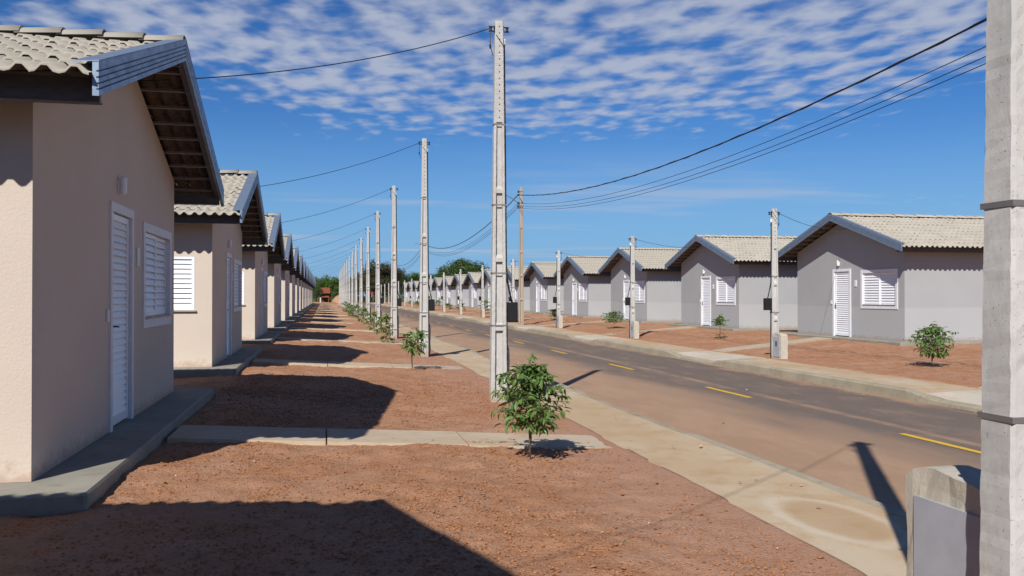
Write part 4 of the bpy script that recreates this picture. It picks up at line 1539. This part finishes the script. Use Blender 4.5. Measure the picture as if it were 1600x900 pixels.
def bank():
    mb = MB()
    nx, ny = 40, 14
    xs, ys = np.linspace(1.6, 4.6, nx), np.linspace(193.5, 203, ny)
    vs, fs = [], []
    for y in ys:
        for x in xs:
            a, b = (x - 1.6) / 3.0, (y - 193.5) / 9.5
            z = 2.0 * math.sin(math.pi * min(1, a)) ** 0.7 * min(1, b * 2.2) * (1 - b * 0.3) + 0.25 * float(fbm(np.array([x * 2.]), np.array([y * 1.3]), 3, 5)[0])
            vs.append((x, y, 0.0 + max(-0.15, z * 0.95)))
    for j in range(ny - 1):
        for i in range(nx - 1):
            a = j * nx + i
            fs.append((a, a + 1, a + nx + 1, a + nx))
    mb.add(vs, fs)
    obj('earth_bank', mb.mesh('earth_bank', M['dirt'], True), kind='structure')


bank()


def stop_sign():
    y = 176.0
    x = at(581, y)
    s = thing('stop_sign', 'small red road sign on a post at the far street corner', 'sign', (x, y, 0.0))
    obj('post', cached('sign_post', M['pole'], lambda mb: mb.tube([(0, 0, -0.2), (0, 0, 2.2)], 0.05, 8)), s)
    n = 8
    def plate(mb):
        ring = [(0.32 * math.cos(math.pi / 8 + i * math.pi / 4), 0.32 * math.sin(math.pi / 8 + i * math.pi / 4)) for i in range(n)]
        mb.add([(a, -0.075, 2.0 + b) for a, b in ring] + [(a, -0.055, 2.0 + b) for a, b in ring],
               [tuple(range(n)), tuple(range(2 * n - 1, n - 1, -1))] + [(i, n + i, n + (i + 1) % n, (i + 1) % n) for i in range(n)])
    obj('plate', cached('sign_plate', M['signred'], plate), s)


stop_sign()
xw, yw = at(500.5, 186), 186.0
wp_ = thing('white_post', 'short white post standing in the earth at the street end', 'post', (xw, yw, 0.1))
obj('shaft', cached('white_post_shaft', M['trim'], lambda mb: mb.bbox(-0.09, 0.09, -0.09, 0.09, -0.3, 1.05, 0.02)), wp_)


# ------------------------------------------------------------------ loose stones and litter on the earth
def pebbles():
    rg = random.Random(77)
    mb = MB()
    base = [Vector(v).normalized() for v in ((1, 0, 0), (-1, 0, 0), (0, 1, 0), (0, -1, 0), (0, 0, 1), (0, 0, -1), (.7, .7, .6), (-.7, .7, .5), (.7, -.7, .5), (-.7, -.7, .6))]
    fs0 = [(4, 6, 7), (4, 7, 9), (4, 9, 8), (4, 8, 6), (0, 6, 8), (6, 0, 2), (6, 2, 7), (7, 2, 1), (7, 1, 9), (9, 1, 3), (9, 3, 8), (8, 3, 0)]
    N = 38000
    xs, ys, rs_ = [], [], []
    clump = [(rg.uniform(-1.4, 2.8), rg.uniform(4, 16)) for _ in range(34)]
    for i in range(N):
        if i % 3:
            c = rg.choice(clump)
            x, y = c[0] + rg.gauss(0, 0.45), c[1] + rg.gauss(0, 0.45)
        else:
            y = 3.2 + 20 * rg.random() ** 1.6
            x = rg.uniform(-1.45, 2.95)
        xs.append(x)
        ys.append(y)
        rs_.append(0.0035 + 0.011 * rg.random() ** 3 + (0.010 if rg.random() < 0.004 else 0))
    for i in range(1500):
        xs.append(rg.uniform(10.9, 15.7))
        ys.append(rg.uniform(12, 34))
        rs_.append(rg.uniform(0.006, 0.016))
    zs = ground_z(np.array(xs), np.array(ys))
    for x, y, z, r in zip(xs, ys, zs, rs_):
        if (-1.5 > x or x > 3.0) and x < 10:
            continue
        e = Euler((rg.uniform(-.4, .4), rg.uniform(-.4, .4), rg.uniform(0, 6.28))).to_matrix()
        sx, sy, sz = r * rg.uniform(.8, 1.4), r * rg.uniform(.7, 1.1), r * rg.uniform(.5, .85)
        vs = []
        for v in base:
            q = e @ Vector((v.x * sx, v.y * sy, v.z * sz))
            vs.append((x + q.x, y + q.y, z + q.z + r * 0.25))
        mb.add(vs, fs0)
    obj('gravel', mb.mesh('gravel', M['pebble']), kind='stuff')['label'] = 'loose reddish pebbles scattered over the bare earth'


pebbles()


def litter():
    rg = random.Random(13)
    mb = MB()
    for i in range(150):
        z_ = None
        if i < 55:
            x, y = rg.uniform(-1.2, 2.9), 4 + 12 * rg.random()
            z_ = gz(x, y)
        elif i < 90:
            x, y = rg.uniform(3.3, 4.1), 4.5 + 22 * rg.random()
            z_ = -0.05
        else:
            x, y = rg.choice([rg.gauss(9.32, 0.10), rg.uniform(4.4, 9.3)]), rg.uniform(6, 40)
            x = min(x, 9.45)
            z_ = road_z(x)
        L = rg.uniform(0.02, 0.06)
        vs, fs = leaf_geo(L, L * rg.uniform(.4, .8), rg.uniform(-.4, .4))
        mt = Matrix.Translation((x, y, z_ + 0.012)) @ Euler((rg.uniform(-.4, .4), rg.uniform(-.4, .4), rg.uniform(0, 6.28))).to_matrix().to_4x4()
        mb.add([mt @ Vector(v) for v in vs], fs)
    obj('leaf_litter', mb.mesh('leaf_litter', M['litter'], True), kind='stuff')['label'] = 'small dry leaves and scraps on road, sidewalk and earth'


litter()
